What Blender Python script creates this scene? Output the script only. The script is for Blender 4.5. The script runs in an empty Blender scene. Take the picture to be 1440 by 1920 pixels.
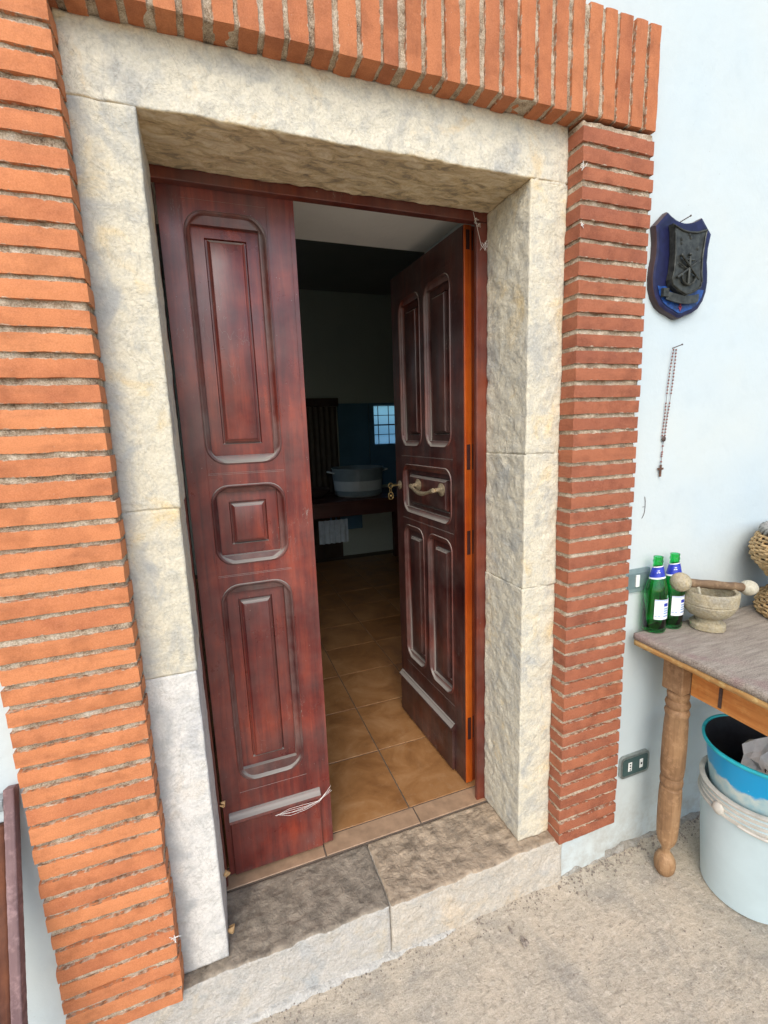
import bpy, bmesh, math, random
from mathutils import Vector, Matrix, noise
random.seed(7)
S = bpy.context.scene
R = math.radians
COL = S.collection

# ------------------------------------------------------------------ camera
cam = bpy.data.cameras.new('camera')
co = bpy.data.objects.new('camera', cam); COL.objects.link(co)
co.location = (0.16343, -1.09287, 1.42543)
co.rotation_euler = (1.395974, 0.035155, -0.354995)
cam.sensor_fit = 'VERTICAL'; cam.sensor_height = 36.0
cam.lens = 865.905 / 1920 * 36
cam.clip_start = 0.02; cam.clip_end = 1000
S.camera = co

# ------------------------------------------------------------------ light
SUN_EL, SUN_AZ = 44, 24          # degrees; azimuth towards the viewer's left of the facade normal
world = bpy.data.worlds.new('World'); S.world = world; world.use_nodes = True
wn = world.node_tree
bg = wn.nodes['Background']
sky = wn.nodes.new('ShaderNodeTexSky'); sky.sky_type = 'NISHITA'; sky.sun_disc = False
sky.sun_elevation = R(SUN_EL); sky.sun_rotation = R(180 + SUN_AZ)
sky.air_density = 1.0; sky.dust_density = 2.0; sky.ozone_density = 1.0
wn.links.new(sky.outputs[0], bg.inputs[0]); bg.inputs[1].default_value = 0.15
sl = bpy.data.lights.new('sun', 'SUN'); sl.energy = 1.05; sl.angle = R(50); sl.color = (1.0, 0.96, 0.90)
so = bpy.data.objects.new('sun', sl); COL.objects.link(so)
sd = Vector((-math.sin(R(SUN_AZ)) * math.cos(R(SUN_EL)), -math.cos(R(SUN_AZ)) * math.cos(R(SUN_EL)), math.sin(R(SUN_EL))))
so.rotation_euler = sd.to_track_quat('Z', 'Y').to_euler(); so.location = (-2, -4, 5)
S.view_settings.view_transform = 'Standard'; S.view_settings.look = 'None'
S.view_settings.exposure = 0.86; S.view_settings.gamma = 1.0
S.view_settings.use_curve_mapping = False
S.cycles.use_denoising = True
S.cycles.max_bounces = 12; S.cycles.diffuse_bounces = 6

# ------------------------------------------------------------------ material helper
class M:
    def __init__(s, name, rough=0.8, spec=0.3):
        s.m = bpy.data.materials.new(name); s.m.use_nodes = True
        s.t = s.m.node_tree; s.b = s.t.nodes['Principled BSDF']
        s.b.inputs['Roughness'].default_value = rough
        s.b.inputs['Specular IOR Level'].default_value = spec
        tc = s.t.nodes.new('ShaderNodeTexCoord'); oi = s.t.nodes.new('ShaderNodeObjectInfo')
        s.obj = tc.outputs['Object']; s.rnd = oi.outputs['Random']
        geo = s.t.nodes.new('ShaderNodeNewGeometry'); s.nrm = geo.outputs['Normal']; s.pos = geo.outputs['Position']
    def link(s, a, b):
        if isinstance(a, bpy.types.NodeSocket): s.t.links.new(a, b)
        else: b.default_value = a if not (isinstance(a, tuple) and len(a) == 3 and b.type == 'RGBA') else (*a, 1)
    def node(s, typ, ins=None, **kw):
        n = s.t.nodes.new(typ)
        for k, v in kw.items(): setattr(n, k, v)
        for k, v in (ins or {}).items(): s.link(v, n.inputs[k])
        return n
    def scale(s, v, sc, rnd=0.0):
        n = s.node('ShaderNodeMapping', {'Vector': v}); n.inputs['Scale'].default_value = sc
        if rnd:
            c = s.node('ShaderNodeMath', {0: s.rnd, 1: rnd}, operation='MULTIPLY')
            cc = s.node('ShaderNodeCombineXYZ', {0: c.outputs[0], 1: c.outputs[0], 2: c.outputs[0]})
            s.link(cc.outputs[0], n.inputs['Location'])
        return n.outputs[0]
    def noise(s, v, sc, detail=4, rough=0.55, dist=0.0):
        return s.node('ShaderNodeTexNoise', {'Vector': v, 'Scale': sc, 'Detail': detail, 'Roughness': rough, 'Distortion': dist}).outputs['Fac']
    def vor(s, v, sc, feature='F1', rnd=1.0):
        return s.node('ShaderNodeTexVoronoi', {'Vector': v, 'Scale': sc, 'Randomness': rnd}, feature=feature).outputs['Distance']
    def ramp(s, f, pts, interp='LINEAR'):
        n = s.node('ShaderNodeValToRGB', {'Fac': f}); cr = n.color_ramp; cr.interpolation = interp
        while len(cr.elements) < len(pts): cr.elements.new(0.5)
        for e, (p, c) in zip(cr.elements, pts):
            e.position = p; e.color = (*c, 1) if isinstance(c, tuple) else (c, c, c, 1)
        return n.outputs[0]
    def mix(s, f, a, b, blend='MIX'):
        n = s.t.nodes.new('ShaderNodeMix'); n.data_type = 'RGBA'; n.blend_type = blend
        s.link(f, n.inputs[0]); s.link(a, n.inputs[6]); s.link(b, n.inputs[7]); return n.outputs[2]
    def math(s, op, a, b=0.0, c=None):
        n = s.node('ShaderNodeMath', {0: a, 1: b}, operation=op)
        if c is not None: s.link(c, n.inputs[2])
        return n.outputs[0]
    def sep(s, v, i): return s.node('ShaderNodeSeparateXYZ', {0: v}).outputs[i]
    def bump(s, h, strength=0.5, dist=0.002, prev=None):
        n = s.node('ShaderNodeBump', {'Height': h, 'Strength': strength, 'Distance': dist})
        if prev is not None: s.link(prev, n.inputs['Normal'])
        return n.outputs[0]
    def out(s, color=None, rough=None, normal=None, **kw):
        if color is not None: s.link(color, s.b.inputs['Base Color'])
        if rough is not None: s.link(rough, s.b.inputs['Roughness'])
        if normal is not None: s.link(normal, s.b.inputs['Normal'])
        for k, v in kw.items(): s.link(v, s.b.inputs[k.replace('_', ' ')])
        return s.m

def brick_mat(name, c1, c2, c3, axis):
    m = M(name, 0.82, 0.25)
    v = m.scale(m.obj, (1, 1, 1), 37.0)
    st = m.scale(m.obj, (6, 6, 30) if axis == 'x' else (30, 6, 6), 19.0)
    base = m.ramp(m.rnd, [(0, c1), (0.35, c2), (0.7, c3), (1, c1)])
    smudge = m.ramp(m.noise(st, 1.6, 6, 0.6), [(0.5, 0.0), (0.72, 1.0)])
    col = m.mix(m.math('MULTIPLY', smudge, 0.5), base, tuple(x * 0.5 for x in c2))
    blot = m.ramp(m.noise(v, 14, 5, 0.6), [(0.3, 0.0), (0.75, 1.0)])
    col = m.mix(m.math('MULTIPLY', blot, 0.55), col, tuple(min(1, x * 1.35) for x in c3))
    grain = m.noise(v, 400, 3, 0.6)
    col = m.mix(0.22, col, m.ramp(grain, [(0.3, (0.12, 0.05, 0.03)), (0.7, (0.65, 0.32, 0.2))]))
    spl = m.ramp(m.vor(v, 95), [(0.0, 1.0), (0.09, 0.0)])
    sp2 = m.ramp(m.noise(v, 22, 2), [(0.56, 0.0), (0.62, 1.0)])
    col = m.mix(m.math('MULTIPLY', m.math('MULTIPLY', spl, sp2), 0.8), col, (0.6, 0.55, 0.48))
    # lime bloom spilt over the brick edges
    half = 0.0181 if axis == 'x' else 0.0198
    c = m.math('ABSOLUTE', m.sep(m.obj, 2 if axis == 'x' else 0))
    e = m.math('DIVIDE', c, half)
    e = m.math('ADD', e, m.math('MULTIPLY', m.math('SUBTRACT', m.noise(v, 55, 5, 0.7), 0.5), 0.95))
    sm = m.ramp(e, [(0.95, 0.0), (1.06, 1.0)])
    col = m.mix(m.math('MULTIPLY', sm, 0.75), col, m.ramp(m.noise(v, 90, 4), [(0.4, (0.16, 0.10, 0.06)), (0.6, (0.55, 0.47, 0.36))]))
    dk = m.ramp(m.noise(v, 9, 7, 0.7), [(0.5, 0.0), (0.72, 0.55)])
    col = m.mix(dk, col, tuple(x * 0.45 for x in c2))
    nb = m.bump(grain, 0.35, 0.0010, m.bump(m.noise(v, 45, 5), 0.5, 0.003))
    return m.out(col, normal=nb)

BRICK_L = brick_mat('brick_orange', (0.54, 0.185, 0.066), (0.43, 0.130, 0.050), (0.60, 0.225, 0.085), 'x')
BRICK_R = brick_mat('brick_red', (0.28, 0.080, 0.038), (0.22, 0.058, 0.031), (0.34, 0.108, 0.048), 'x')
BRICK_S = brick_mat('brick_soldier', (0.42, 0.132, 0.046), (0.33, 0.096, 0.037), (0.47, 0.165, 0.060), 'z')

def mortar_mat():
    m = M('lime_mortar', 0.95, 0.1)
    n1 = m.noise(m.obj, 30, 6, 0.65); n2 = m.noise(m.obj, 350, 3, 0.6)
    col = m.ramp(n1, [(0.34, (0.12, 0.07, 0.038)), (0.45, (0.34, 0.24, 0.145)), (0.56, (0.54, 0.43, 0.30)), (0.70, (0.72, 0.65, 0.53))])
    col = m.mix(0.4, col, m.ramp(n2, [(0.35, (0.09, 0.06, 0.04)), (0.65, (0.78, 0.68, 0.54))]))
    return m.out(col, normal=m.bump(m.noise(m.obj, 220, 5, 0.7), 0.9, 0.004))
MORTAR = mortar_mat()

def stone_mat(name, a, b, c, grey=0.5, bump=0.5, dirt=None, dirt_amt=0.0, ochre=False, stain=False):
    m = M(name, 0.85, 0.25)
    warp = m.noise(m.obj, 4, 3)
    n1 = m.noise(m.obj, 7, 8, 0.6, 0.8); n2 = m.noise(m.obj, 28, 6, 0.62, 0.6); n3 = m.noise(m.obj, 160, 4, 0.6)
    col = m.ramp(n1, [(0.34, b), (0.46, a), (0.56, a), (0.68, c)])
    col = m.mix(m.ramp(n2, [(0.46, 0.0), (0.7, grey)]), col, (0.33, 0.35, 0.34))
    vein = m.ramp(m.math('ABSOLUTE', m.math('SUBTRACT', m.noise(m.obj, 11, 7, 0.65, 1.6), 0.5)), [(0.0, 1.0), (0.016, 0.0)])
    col = m.mix(m.math('MULTIPLY', vein, 0.35), col, (0.22, 0.20, 0.16))
    col = m.mix(0.16, col, m.ramp(n3, [(0.35, (0.2, 0.18, 0.14)), (0.65, (0.85, 0.83, 0.76))]))
    speck = m.math('MULTIPLY', m.ramp(m.vor(m.obj, 70), [(0.0, 1.0), (0.10, 0.0)]), m.ramp(m.noise(m.obj, 15, 2), [(0.52, 0.0), (0.6, 1.0)]))
    col = m.mix(m.math('MULTIPLY', speck, 0.6), col, (0.12, 0.11, 0.09))
    pk = m.math('MULTIPLY', m.ramp(m.noise(m.obj, 95, 6, 0.75, 0.8), [(0.60, 0.0), (0.66, 1.0)]), m.ramp(n1, [(0.4, 0.25), (0.6, 0.8)]))
    col = m.mix(m.math('MULTIPLY', pk, 0.55), col, (0.19, 0.17, 0.13))
    if stain:
        sx = m.node('ShaderNodeMapRange', {0: m.math('ADD', m.sep(m.obj, 0), m.math('MULTIPLY', m.math('SUBTRACT', n1, 0.5), 0.22)), 1: 0.004, 2: -0.034, 3: 0.0, 4: 0.6}).outputs[0]
        left = m.math('LESS_THAN', m.sep(m.obj, 0), 0.3)
        col = m.mix(m.math('MULTIPLY', sx, left), col, (0.38, 0.39, 0.375))
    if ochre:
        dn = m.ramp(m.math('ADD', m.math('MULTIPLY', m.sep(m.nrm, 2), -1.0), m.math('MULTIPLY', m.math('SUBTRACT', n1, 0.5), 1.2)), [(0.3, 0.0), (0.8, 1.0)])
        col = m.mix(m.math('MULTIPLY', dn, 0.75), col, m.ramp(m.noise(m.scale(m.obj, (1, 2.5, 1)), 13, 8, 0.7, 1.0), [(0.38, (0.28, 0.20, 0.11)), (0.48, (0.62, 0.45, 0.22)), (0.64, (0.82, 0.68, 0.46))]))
    if dirt:
        up = m.ramp(m.math('ADD', m.sep(m.nrm, 2), m.math('MULTIPLY', m.math('SUBTRACT', n2, 0.5), 0.9)), [(0.35, 0.0), (0.62, 1.0)])
        dcol = m.mix(m.ramp(m.noise(m.obj, 18, 7, 0.65), [(0.35, 0.0), (0.65, 1.0)]), tuple(x * 0.55 for x in dirt), tuple(x * 1.35 for x in dirt))
        dcol = m.mix(m.ramp(m.noise(m.obj, 60, 5, 0.7), [(0.52, 0.0), (0.8, 0.75)]), dcol, (0.42, 0.36, 0.27))
        col = m.mix(m.math('MULTIPLY', up, dirt_amt), col, dcol)
    nb = m.bump(m.noise(m.obj, 70, 6, 0.65, 0.5), bump, 0.006, m.bump(m.noise(m.obj, 26, 5, 0.6, 0.8), bump, 0.01))
    nb = m.bump(m.noise(m.obj, 300, 3, 0.6), 0.35, 0.0012, nb)
    return m.out(col, normal=nb)
STONE = stone_mat('limestone', (0.66, 0.605, 0.455), (0.44, 0.43, 0.37), (0.72, 0.57, 0.31), 0.5, 0.6, stain=True)
STONE_W = stone_mat('limestone_white', (0.70, 0.68, 0.63), (0.52, 0.52, 0.51), (0.69, 0.63, 0.53), 0.5, 0.5, stain=True)
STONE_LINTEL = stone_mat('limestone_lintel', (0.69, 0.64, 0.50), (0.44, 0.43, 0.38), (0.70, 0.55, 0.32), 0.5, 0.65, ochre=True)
STEP_L = stone_mat('doorstep_stone_dark', (0.50, 0.47, 0.42), (0.38, 0.40, 0.40), (0.54, 0.47, 0.36), 0.5, 0.8, (0.235, 0.195, 0.145), 0.96)
STEP_R = stone_mat('doorstep_stone_brown', (0.55, 0.49, 0.40), (0.43, 0.41, 0.37), (0.58, 0.47, 0.33), 0.4, 0.9, (0.37, 0.285, 0.195), 0.96)

def concrete_mat():
    m = M('terrace_concrete', 0.95, 0.15)
    p = m.obj
    n1 = m.noise(p, 5.5, 8, 0.66, 0.6); n2 = m.noise(m.scale(p, (1, 1.9, 1)), 42, 8, 0.72, 0.3); n3 = m.noise(p, 240, 4, 0.65)
    col = m.ramp(n1, [(0.36, (0.37, 0.335, 0.275)), (0.5, (0.50, 0.435, 0.335)), (0.62, (0.57, 0.485, 0.365))])
    col = m.mix(m.ramp(n2, [(0.50, 0.0), (0.64, 0.62)]), col, (0.26, 0.22, 0.17))
    col = m.mix(m.ramp(m.noise(p, 55, 5, 0.7), [(0.53, 0.0), (0.7, 0.8)]), col, (0.70, 0.62, 0.5))
    col = m.mix(0.16, col, m.ramp(n3, [(0.35, (0.06, 0.055, 0.045)), (0.65, (0.8, 0.72, 0.6))]))
    pit = m.math('MULTIPLY', m.ramp(m.vor(p, 85), [(0.0, 1.0), (0.17, 0.0)]), m.ramp(m.noise(p, 12, 3), [(0.40, 0.0), (0.52, 1.0)]))
    col = m.mix(m.math('MULTIPLY', pit, 0.7), col, (0.07, 0.06, 0.05))
    crack = m.ramp(m.vor(m.mix(0.12, p, m.node('ShaderNodeTexNoise', {'Vector': p, 'Scale': 9.0}).outputs['Color']), 1.3, 'DISTANCE_TO_EDGE'), [(0.0, 1.0), (0.0035, 0.0)])
    col = m.mix(m.math('MULTIPLY', crack, 0.22), col, (0.09, 0.08, 0.065))
    # pale lime smears next to the doorstep
    nb = m.bump(n2, 0.8, 0.006, m.bump(m.noise(p, 14, 5), 0.6, 0.012))
    nb = m.bump(n3, 0.5, 0.0015, nb)
    return m.out(col, normal=nb)
CONCRETE = concrete_mat()

def plaster_mat(name, a, b, dirty=True, streak=(0.35, 0.33, 0.28)):
    m = M(name, 0.9, 0.2)
    p = m.pos
    n1 = m.noise(p, 1.6, 5, 0.5); n2 = m.noise(p, 13, 6, 0.6)
    col = m.mix(m.ramp(n1, [(0.35, 0.0), (0.65, 1.0)]), a, b)
    col = m.mix(m.ramp(n2, [(0.55, 0.0), (0.8, 0.22)]), col, tuple(x * 0.8 for x in b))
    if dirty:
        z = m.sep(p, 2)
        low = m.math('MULTIPLY', m.node('ShaderNodeMapRange', {0: z, 1: 0.12, 2: -0.2, 3: 0.0, 4: 1.0}).outputs[0], m.ramp(m.noise(p, 16, 7, 0.7), [(0.42, 0.0), (0.66, 1.0)]))
        col = m.mix(m.math('MULTIPLY', low, 0.75), col, streak)
        spots = m.math('MULTIPLY', m.ramp(m.vor(p, 26), [(0.0, 1.0), (0.07, 0.0)]), m.ramp(m.noise(p, 5, 3), [(0.55, 0.0), (0.62, 1.0)]))
        col = m.mix(m.math('MULTIPLY', spots, 0.5), col, (0.3, 0.29, 0.27))
    nb = m.bump(m.noise(p, 6, 6, 0.55), 0.5, 0.012, m.bump(m.noise(p, 120, 4, 0.6), 0.25, 0.0015))
    return m.out(col, normal=nb)
PLASTER = plaster_mat('white_plaster', (0.555, 0.605, 0.585), (0.505, 0.590, 0.615))
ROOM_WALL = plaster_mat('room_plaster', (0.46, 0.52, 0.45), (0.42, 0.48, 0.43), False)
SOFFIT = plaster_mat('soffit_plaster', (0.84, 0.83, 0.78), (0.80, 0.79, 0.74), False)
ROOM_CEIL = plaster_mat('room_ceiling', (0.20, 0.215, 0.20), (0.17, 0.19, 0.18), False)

def wood_mat(name, c1, c2, c3, rough=0.35, axis='z', dust=0.0, spec=0.5, dustc=(0.27, 0.25, 0.22), coat=0.0, wear=0.0, film=0.16):
    m = M(name, rough, spec)
    sc = {'z': (1, 1, 0.06), 'x': (0.06, 1, 1), 'y': (1, 0.06, 1)}[axis]
    v = m.scale(m.obj, sc, 3.0)
    g = m.noise(v, 45, 6, 0.55, 0.6); g2 = m.noise(v, 260, 3, 0.6); big = m.noise(m.obj, 3.2, 4, 0.5)
    col = m.ramp(m.math('ADD', m.math('MULTIPLY', g, 0.45), m.math('MULTIPLY', m.noise(m.obj, 5.5, 5, 0.6, 0.4), 0.55)), [(0.36, c1), (0.5, c2), (0.64, c3)])
    col = m.mix(m.math('MULTIPLY', m.ramp(big, [(0.42, 0.0), (0.66, 1.0)]), 0.6), col, c1)
    col = m.mix(m.math('MULTIPLY', m.ramp(g2, [(0.55, 0.0), (0.7, 1.0)]), 0.3), col, tuple(x * 0.4 for x in c1))
    rg = m.ramp(m.noise(m.obj, 9, 6, 0.6), [(0.3, rough * 0.8), (0.7, min(1, rough * 1.5))])
    if wear:
        w = m.ramp(m.noise(m.obj, 35, 6, 0.7), [(0.5, 0.0), (0.66, 1.0)])
        col = m.mix(m.math('MULTIPLY', w, wear), col, tuple(min(1, x * 1.9 + 0.04) for x in c3))
    if dust:
        up = m.ramp(m.sep(m.nrm, 2), [(0.2, 0.0), (0.6, 1.0)])
        filmv = m.ramp(m.noise(m.obj, 6, 6, 0.65), [(0.40, 0.0), (0.75, film)])
        fly = m.math('MULTIPLY', m.ramp(m.vor(m.obj, 45), [(0.0, 1.0), (0.07, 0.0)]), m.ramp(m.noise(m.obj, 7, 2), [(0.42, 0.0), (0.5, 1.0)]))
        scr = m.math('ABSOLUTE', m.math('SUBTRACT', m.noise(m.scale(m.obj, (1, 1, 0.25), 2.0), 16, 3, 0.5, 2.5), 0.5))
        fly = m.math('MAXIMUM', fly, m.math('MULTIPLY', m.ramp(scr, [(0.0, 0.7), (0.004, 0.0)]), m.ramp(m.noise(m.obj, 5, 2), [(0.55, 0.0), (0.62, 1.0)])))
        d = m.math('MAXIMUM', m.math('MULTIPLY', up, dust), m.math('MAXIMUM', filmv, fly))
        col = m.mix(d, col, dustc)
        rg = m.math('ADD', rg, m.math('MULTIPLY', d, 0.5))
    nb = m.bump(g, 0.15, 0.0008)
    return m.out(col, rough=rg, normal=nb, Coat_Weight=coat, Coat_Roughness=0.25)
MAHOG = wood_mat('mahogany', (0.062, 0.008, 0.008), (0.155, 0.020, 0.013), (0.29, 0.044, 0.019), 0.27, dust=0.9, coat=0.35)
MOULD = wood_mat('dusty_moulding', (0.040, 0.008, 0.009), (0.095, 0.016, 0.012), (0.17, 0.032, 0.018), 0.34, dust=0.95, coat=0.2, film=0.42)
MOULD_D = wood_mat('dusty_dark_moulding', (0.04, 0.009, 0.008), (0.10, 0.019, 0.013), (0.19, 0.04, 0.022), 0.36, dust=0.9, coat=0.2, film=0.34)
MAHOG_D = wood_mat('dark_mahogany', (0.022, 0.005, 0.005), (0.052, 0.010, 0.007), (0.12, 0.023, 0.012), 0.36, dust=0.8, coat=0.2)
FRAMEW = wood_mat('frame_wood', (0.07, 0.010, 0.006), (0.13, 0.020, 0.009), (0.20, 0.038, 0.012), 0.35, dust=0.3, coat=0.2)
ORANGEW = wood_mat('orange_edge_wood', (0.36, 0.050, 0.005), (0.52, 0.100, 0.009), (0.62, 0.15, 0.016), 0.35, coat=0.3)
TENON = wood_mat('tenon_end_grain', (0.03, 0.007, 0.005), (0.055, 0.012, 0.008), (0.08, 0.018, 0.01), 0.6, 'x')
PINE = wood_mat('orange_pine', (0.50, 0.17, 0.035), (0.62, 0.25, 0.06), (0.70, 0.33, 0.10), 0.5, 'y', wear=0.15)
OLDWOOD = wood_mat('worn_leg_wood', (0.17, 0.09, 0.04), (0.31, 0.175, 0.08), (0.42, 0.26, 0.135), 0.7, wear=0.2)
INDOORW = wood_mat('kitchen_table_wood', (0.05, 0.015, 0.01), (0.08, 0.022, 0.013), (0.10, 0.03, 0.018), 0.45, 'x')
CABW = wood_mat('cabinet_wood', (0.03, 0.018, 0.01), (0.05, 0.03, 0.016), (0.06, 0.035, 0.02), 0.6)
PLANKW = wood_mat('rusty_board', (0.05, 0.016, 0.009), (0.10, 0.030, 0.013), (0.17, 0.055, 0.02), 0.8, wear=0.1)
PLANKE = wood_mat('purple_brown_board_edge', (0.13, 0.075, 0.075), (0.20, 0.12, 0.115), (0.28, 0.18, 0.17), 0.8, wear=0.3)

def tabletop_mat():
    m = M('weathered_tabletop', 0.9, 0.2)
    v = m.scale(m.obj, (0.12, 1, 1))
    g = m.noise(v, 75, 8, 0.7, 0.2); n = m.noise(m.obj, 5, 6, 0.6, 0.5)
    col = m.ramp(g, [(0.3, (0.13, 0.105, 0.078)), (0.5, (0.26, 0.22, 0.17)), (0.7, (0.38, 0.34, 0.275))])
    y = m.sep(m.obj, 0)
    edge = m.node('ShaderNodeMapRange', {0: y, 1: 0.16, 2: 0.03, 3: 0.0, 4: 1.0}).outputs[0]
    col = m.mix(m.math('MULTIPLY', m.ramp(m.noise(m.obj, 10, 6, 0.6), [(0.48, 0.0), (0.62, 0.6)]), edge), col, (0.22, 0.11, 0.105))
    col = m.mix(m.ramp(n, [(0.5, 0.0), (0.75, 0.5)]), col, (0.16, 0.12, 0.095))
    col = m.mix(0.25, col, m.ramp(m.noise(m.obj, 300, 3), [(0.35, (0.12, 0.09, 0.08)), (0.65, (0.68, 0.62, 0.56))]))
    return m.out(col, normal=m.bump(g, 0.3, 0.0012, m.bump(m.noise(m.obj, 200, 4), 0.4, 0.001)))
TABLETOP = tabletop_mat()

def tile_mat():
    m = M('terracotta_tile', 0.28, 0.5)
    v = m.scale(m.obj, (1, 1, 1), 11.0)
    n = m.noise(v, 6, 6, 0.6, 0.6)
    col = m.ramp(n, [(0.3, (0.19, 0.082, 0.028)), (0.5, (0.31, 0.15, 0.055)), (0.7, (0.41, 0.225, 0.10))])
    col = m.mix(m.ramp(m.noise(v, 30, 6, 0.7), [(0.55, 0.0), (0.8, 0.3)]), col, (0.5, 0.34, 0.2))
    d = m.ramp(m.noise(m.obj, 60, 6, 0.7), [(0.6, 0.0), (0.8, 0.25)])
    col = m.mix(d, col, (0.12, 0.07, 0.04))
    return m.out(col, rough=m.ramp(n, [(0.3, 0.28), (0.7, 0.5)]), normal=m.bump(m.noise(v, 25, 4), 0.12, 0.002))
TILE = tile_mat()

def simple(name, col, rough=0.5, spec=0.5, var=0.15, scale=20, metal=0.0, bump=0.0, **kw):
    m = M(name, rough, spec)
    n = m.noise(m.obj, scale, 5, 0.6)
    c = m.ramp(n, [(0.3, tuple(x * (1 - var) for x in col)), (0.7, tuple(min(1, x * (1 + var)) for x in col))])
    m.b.inputs['Metallic'].default_value = metal
    return m.out(c, normal=m.bump(n, bump, 0.003) if bump else None, **kw)
GROUT = simple('grout', (0.13, 0.10, 0.075), 0.95, bump=0.3)
CERAM = simple('dusty_brass', (0.42, 0.34, 0.22), 0.45, metal=0.6, var=0.45, scale=90, bump=0.2)
BRASS = simple('old_brass', (0.5, 0.36, 0.15), 0.35, metal=0.9, var=0.4, scale=90)
IRON = simple('rusty_iron', (0.09, 0.06, 0.05), 0.6, metal=0.4, var=0.4, scale=120)
BRONZE = simple('dark_bronze', (0.055, 0.058, 0.05), 0.5, metal=0.55, var=0.5, scale=60, bump=0.2)
NAVY = simple('navy_lacquer', (0.010, 0.012, 0.050), 0.45, 0.3, var=0.5, scale=35)
BLUE_L = simple('blue_lacquer', (0.012, 0.055, 0.22), 0.35, 0.4, var=0.8, scale=60)
REDP = simple('red_paint', (0.3, 0.03, 0.06), 0.5)
SHIELDSIDE = simple('shield_side_wood', (0.05, 0.028, 0.028), 0.45, var=0.4)
GREYP = simple('grey_plastic', (0.20, 0.27, 0.27), 0.5, var=0.08)
GREYP_D = simple('dark_green_plastic', (0.045, 0.085, 0.08), 0.45, var=0.15)
CHROME = simple('worn_chrome', (0.36, 0.38, 0.36), 0.3, metal=0.8, var=0.25, scale=80)
WHITEP = simple('white_plastic', (0.78, 0.80, 0.76), 0.45, var=0.05)
DARK = simple('black_slot', (0.01, 0.01, 0.01), 0.8)
BEAD = simple('red_brown_beads', (0.22, 0.07, 0.05), 0.45, var=0.4, scale=200)
CROSSW = simple('cross_wood', (0.13, 0.06, 0.035), 0.6, var=0.4, scale=90)
MORTSTONE = stone_mat('old_mortar_stone', (0.36, 0.295, 0.165), (0.24, 0.205, 0.13), (0.46, 0.36, 0.19), 0.25, 0.6)
MORTPALE = stone_mat('pale_pestle_end', (0.47, 0.43, 0.31), (0.36, 0.34, 0.26), (0.50, 0.42, 0.25), 0.2, 0.3)
PESTLEW = wood_mat('pestle_wood', (0.08, 0.045, 0.025), (0.17, 0.105, 0.055), (0.28, 0.19, 0.10), 0.8, 'x', wear=0.25)
BUCKW = simple('white_bucket_plastic', (0.56, 0.68, 0.69), 0.38, var=0.06, scale=6)
BUCKCREAM = simple('cream_bucket_rim', (0.60, 0.57, 0.49), 0.5, var=0.15, scale=30)
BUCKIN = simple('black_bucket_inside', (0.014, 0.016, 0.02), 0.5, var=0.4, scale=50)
PAPER = simple('dirty_paper', (0.80, 0.81, 0.77), 0.85, var=0.15, scale=30, bump=0.3)
LEAFM = simple('dry_leaf', (0.70, 0.44, 0.20), 0.8, var=0.4, scale=80)
WEB = simple('cobweb_silk', (0.75, 0.73, 0.68), 0.9)
WICKER = simple('wicker_cane', (0.50, 0.33, 0.15), 0.6, var=0.5, scale=40)
WICKER_G = simple('grey_wicker_rim', (0.28, 0.27, 0.24), 0.7, var=0.4, scale=60)
POTM = simple('enamel_pot', (0.62, 0.70, 0.70), 0.25, var=0.1, scale=8)
POTBAND = simple('enamel_band', (0.22, 0.29, 0.31), 0.3, var=0.15, scale=8)
CLOTH = simple('white_cloth', (0.42, 0.50, 0.55), 0.9)
CURT = simple('dark_curtain', (0.085, 0.07, 0.05), 0.95)
BLUEPANEL = simple('blue_glazed_panel', (0.10, 0.22, 0.33), 0.25, var=0.15, scale=3)
SLATE = simple('grey_sill_stone', (0.25, 0.27, 0.27), 0.8, var=0.3, scale=60, bump=0.3)
PEBM = simple('dark_pebble', (0.25, 0.21, 0.17), 0.8, var=0.6, scale=150)

def bluebucket_mat():
    m = M('blue_bucket_plastic', 0.35, 0.5)
    z = m.sep(m.obj, 2)
    n = m.noise(m.obj, 14, 5, 0.6)
    d = m.ramp(m.math('ADD', z, m.math('MULTIPLY', m.math('SUBTRACT', n, 0.5), 0.10)), [(0.145, 1.0), (0.16, 0.0)])
    col = m.mix(d, (0.0, 0.36, 0.70), m.ramp(m.noise(m.obj, 30, 5), [(0.35, (0.35, 0.55, 0.58)), (0.65, (0.60, 0.68, 0.62))]))
    sp = m.math('MULTIPLY', m.ramp(m.vor(m.obj, 40), [(0.0, 1.0), (0.09, 0.0)]), m.ramp(m.noise(m.obj, 8, 2), [(0.5, 0.0), (0.55, 1.0)]))
    col = m.mix(m.math('MULTIPLY', sp, 0.7), col, (0.5, 0.8, 0.85))
    return m.out(col)
BUCKB = bluebucket_mat()
BUCKRIM = simple('turquoise_rim', (0.02, 0.50, 0.58), 0.4, var=0.2, scale=30)

def glass_mat():
    m = M('green_glass', 0.03, 0.5)
    return m.out((0.12, 0.78, 0.30), Transmission_Weight=1.0, IOR=1.45)
GLASS = glass_mat()
LABELW = simple('white_label_paper', (0.80, 0.84, 0.86), 0.5, var=0.03)
LABELB = simple('blue_label_foil', (0.02, 0.04, 0.38), 0.35, var=0.3, scale=100)
LABELT = simple('pale_blue_print', (0.22, 0.34, 0.58), 0.5)

def curtain_pane():
    m = M('reflected_window_net', 0.9, 0.1)
    t = m.node('ShaderNodeBsdfTranslucent', {'Color': (0.16, 0.34, 0.48)})
    tr = m.node('ShaderNodeBsdfTransparent', {'Color': (0.10, 0.2, 0.28)})
    a = m.node('ShaderNodeAddShader', {0: t.outputs[0], 1: tr.outputs[0]})
    o = m.t.nodes['Material Output']; m.t.links.new(a.outputs[0], o.inputs[0])
    return m.m
NETPANE = curtain_pane()

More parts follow.
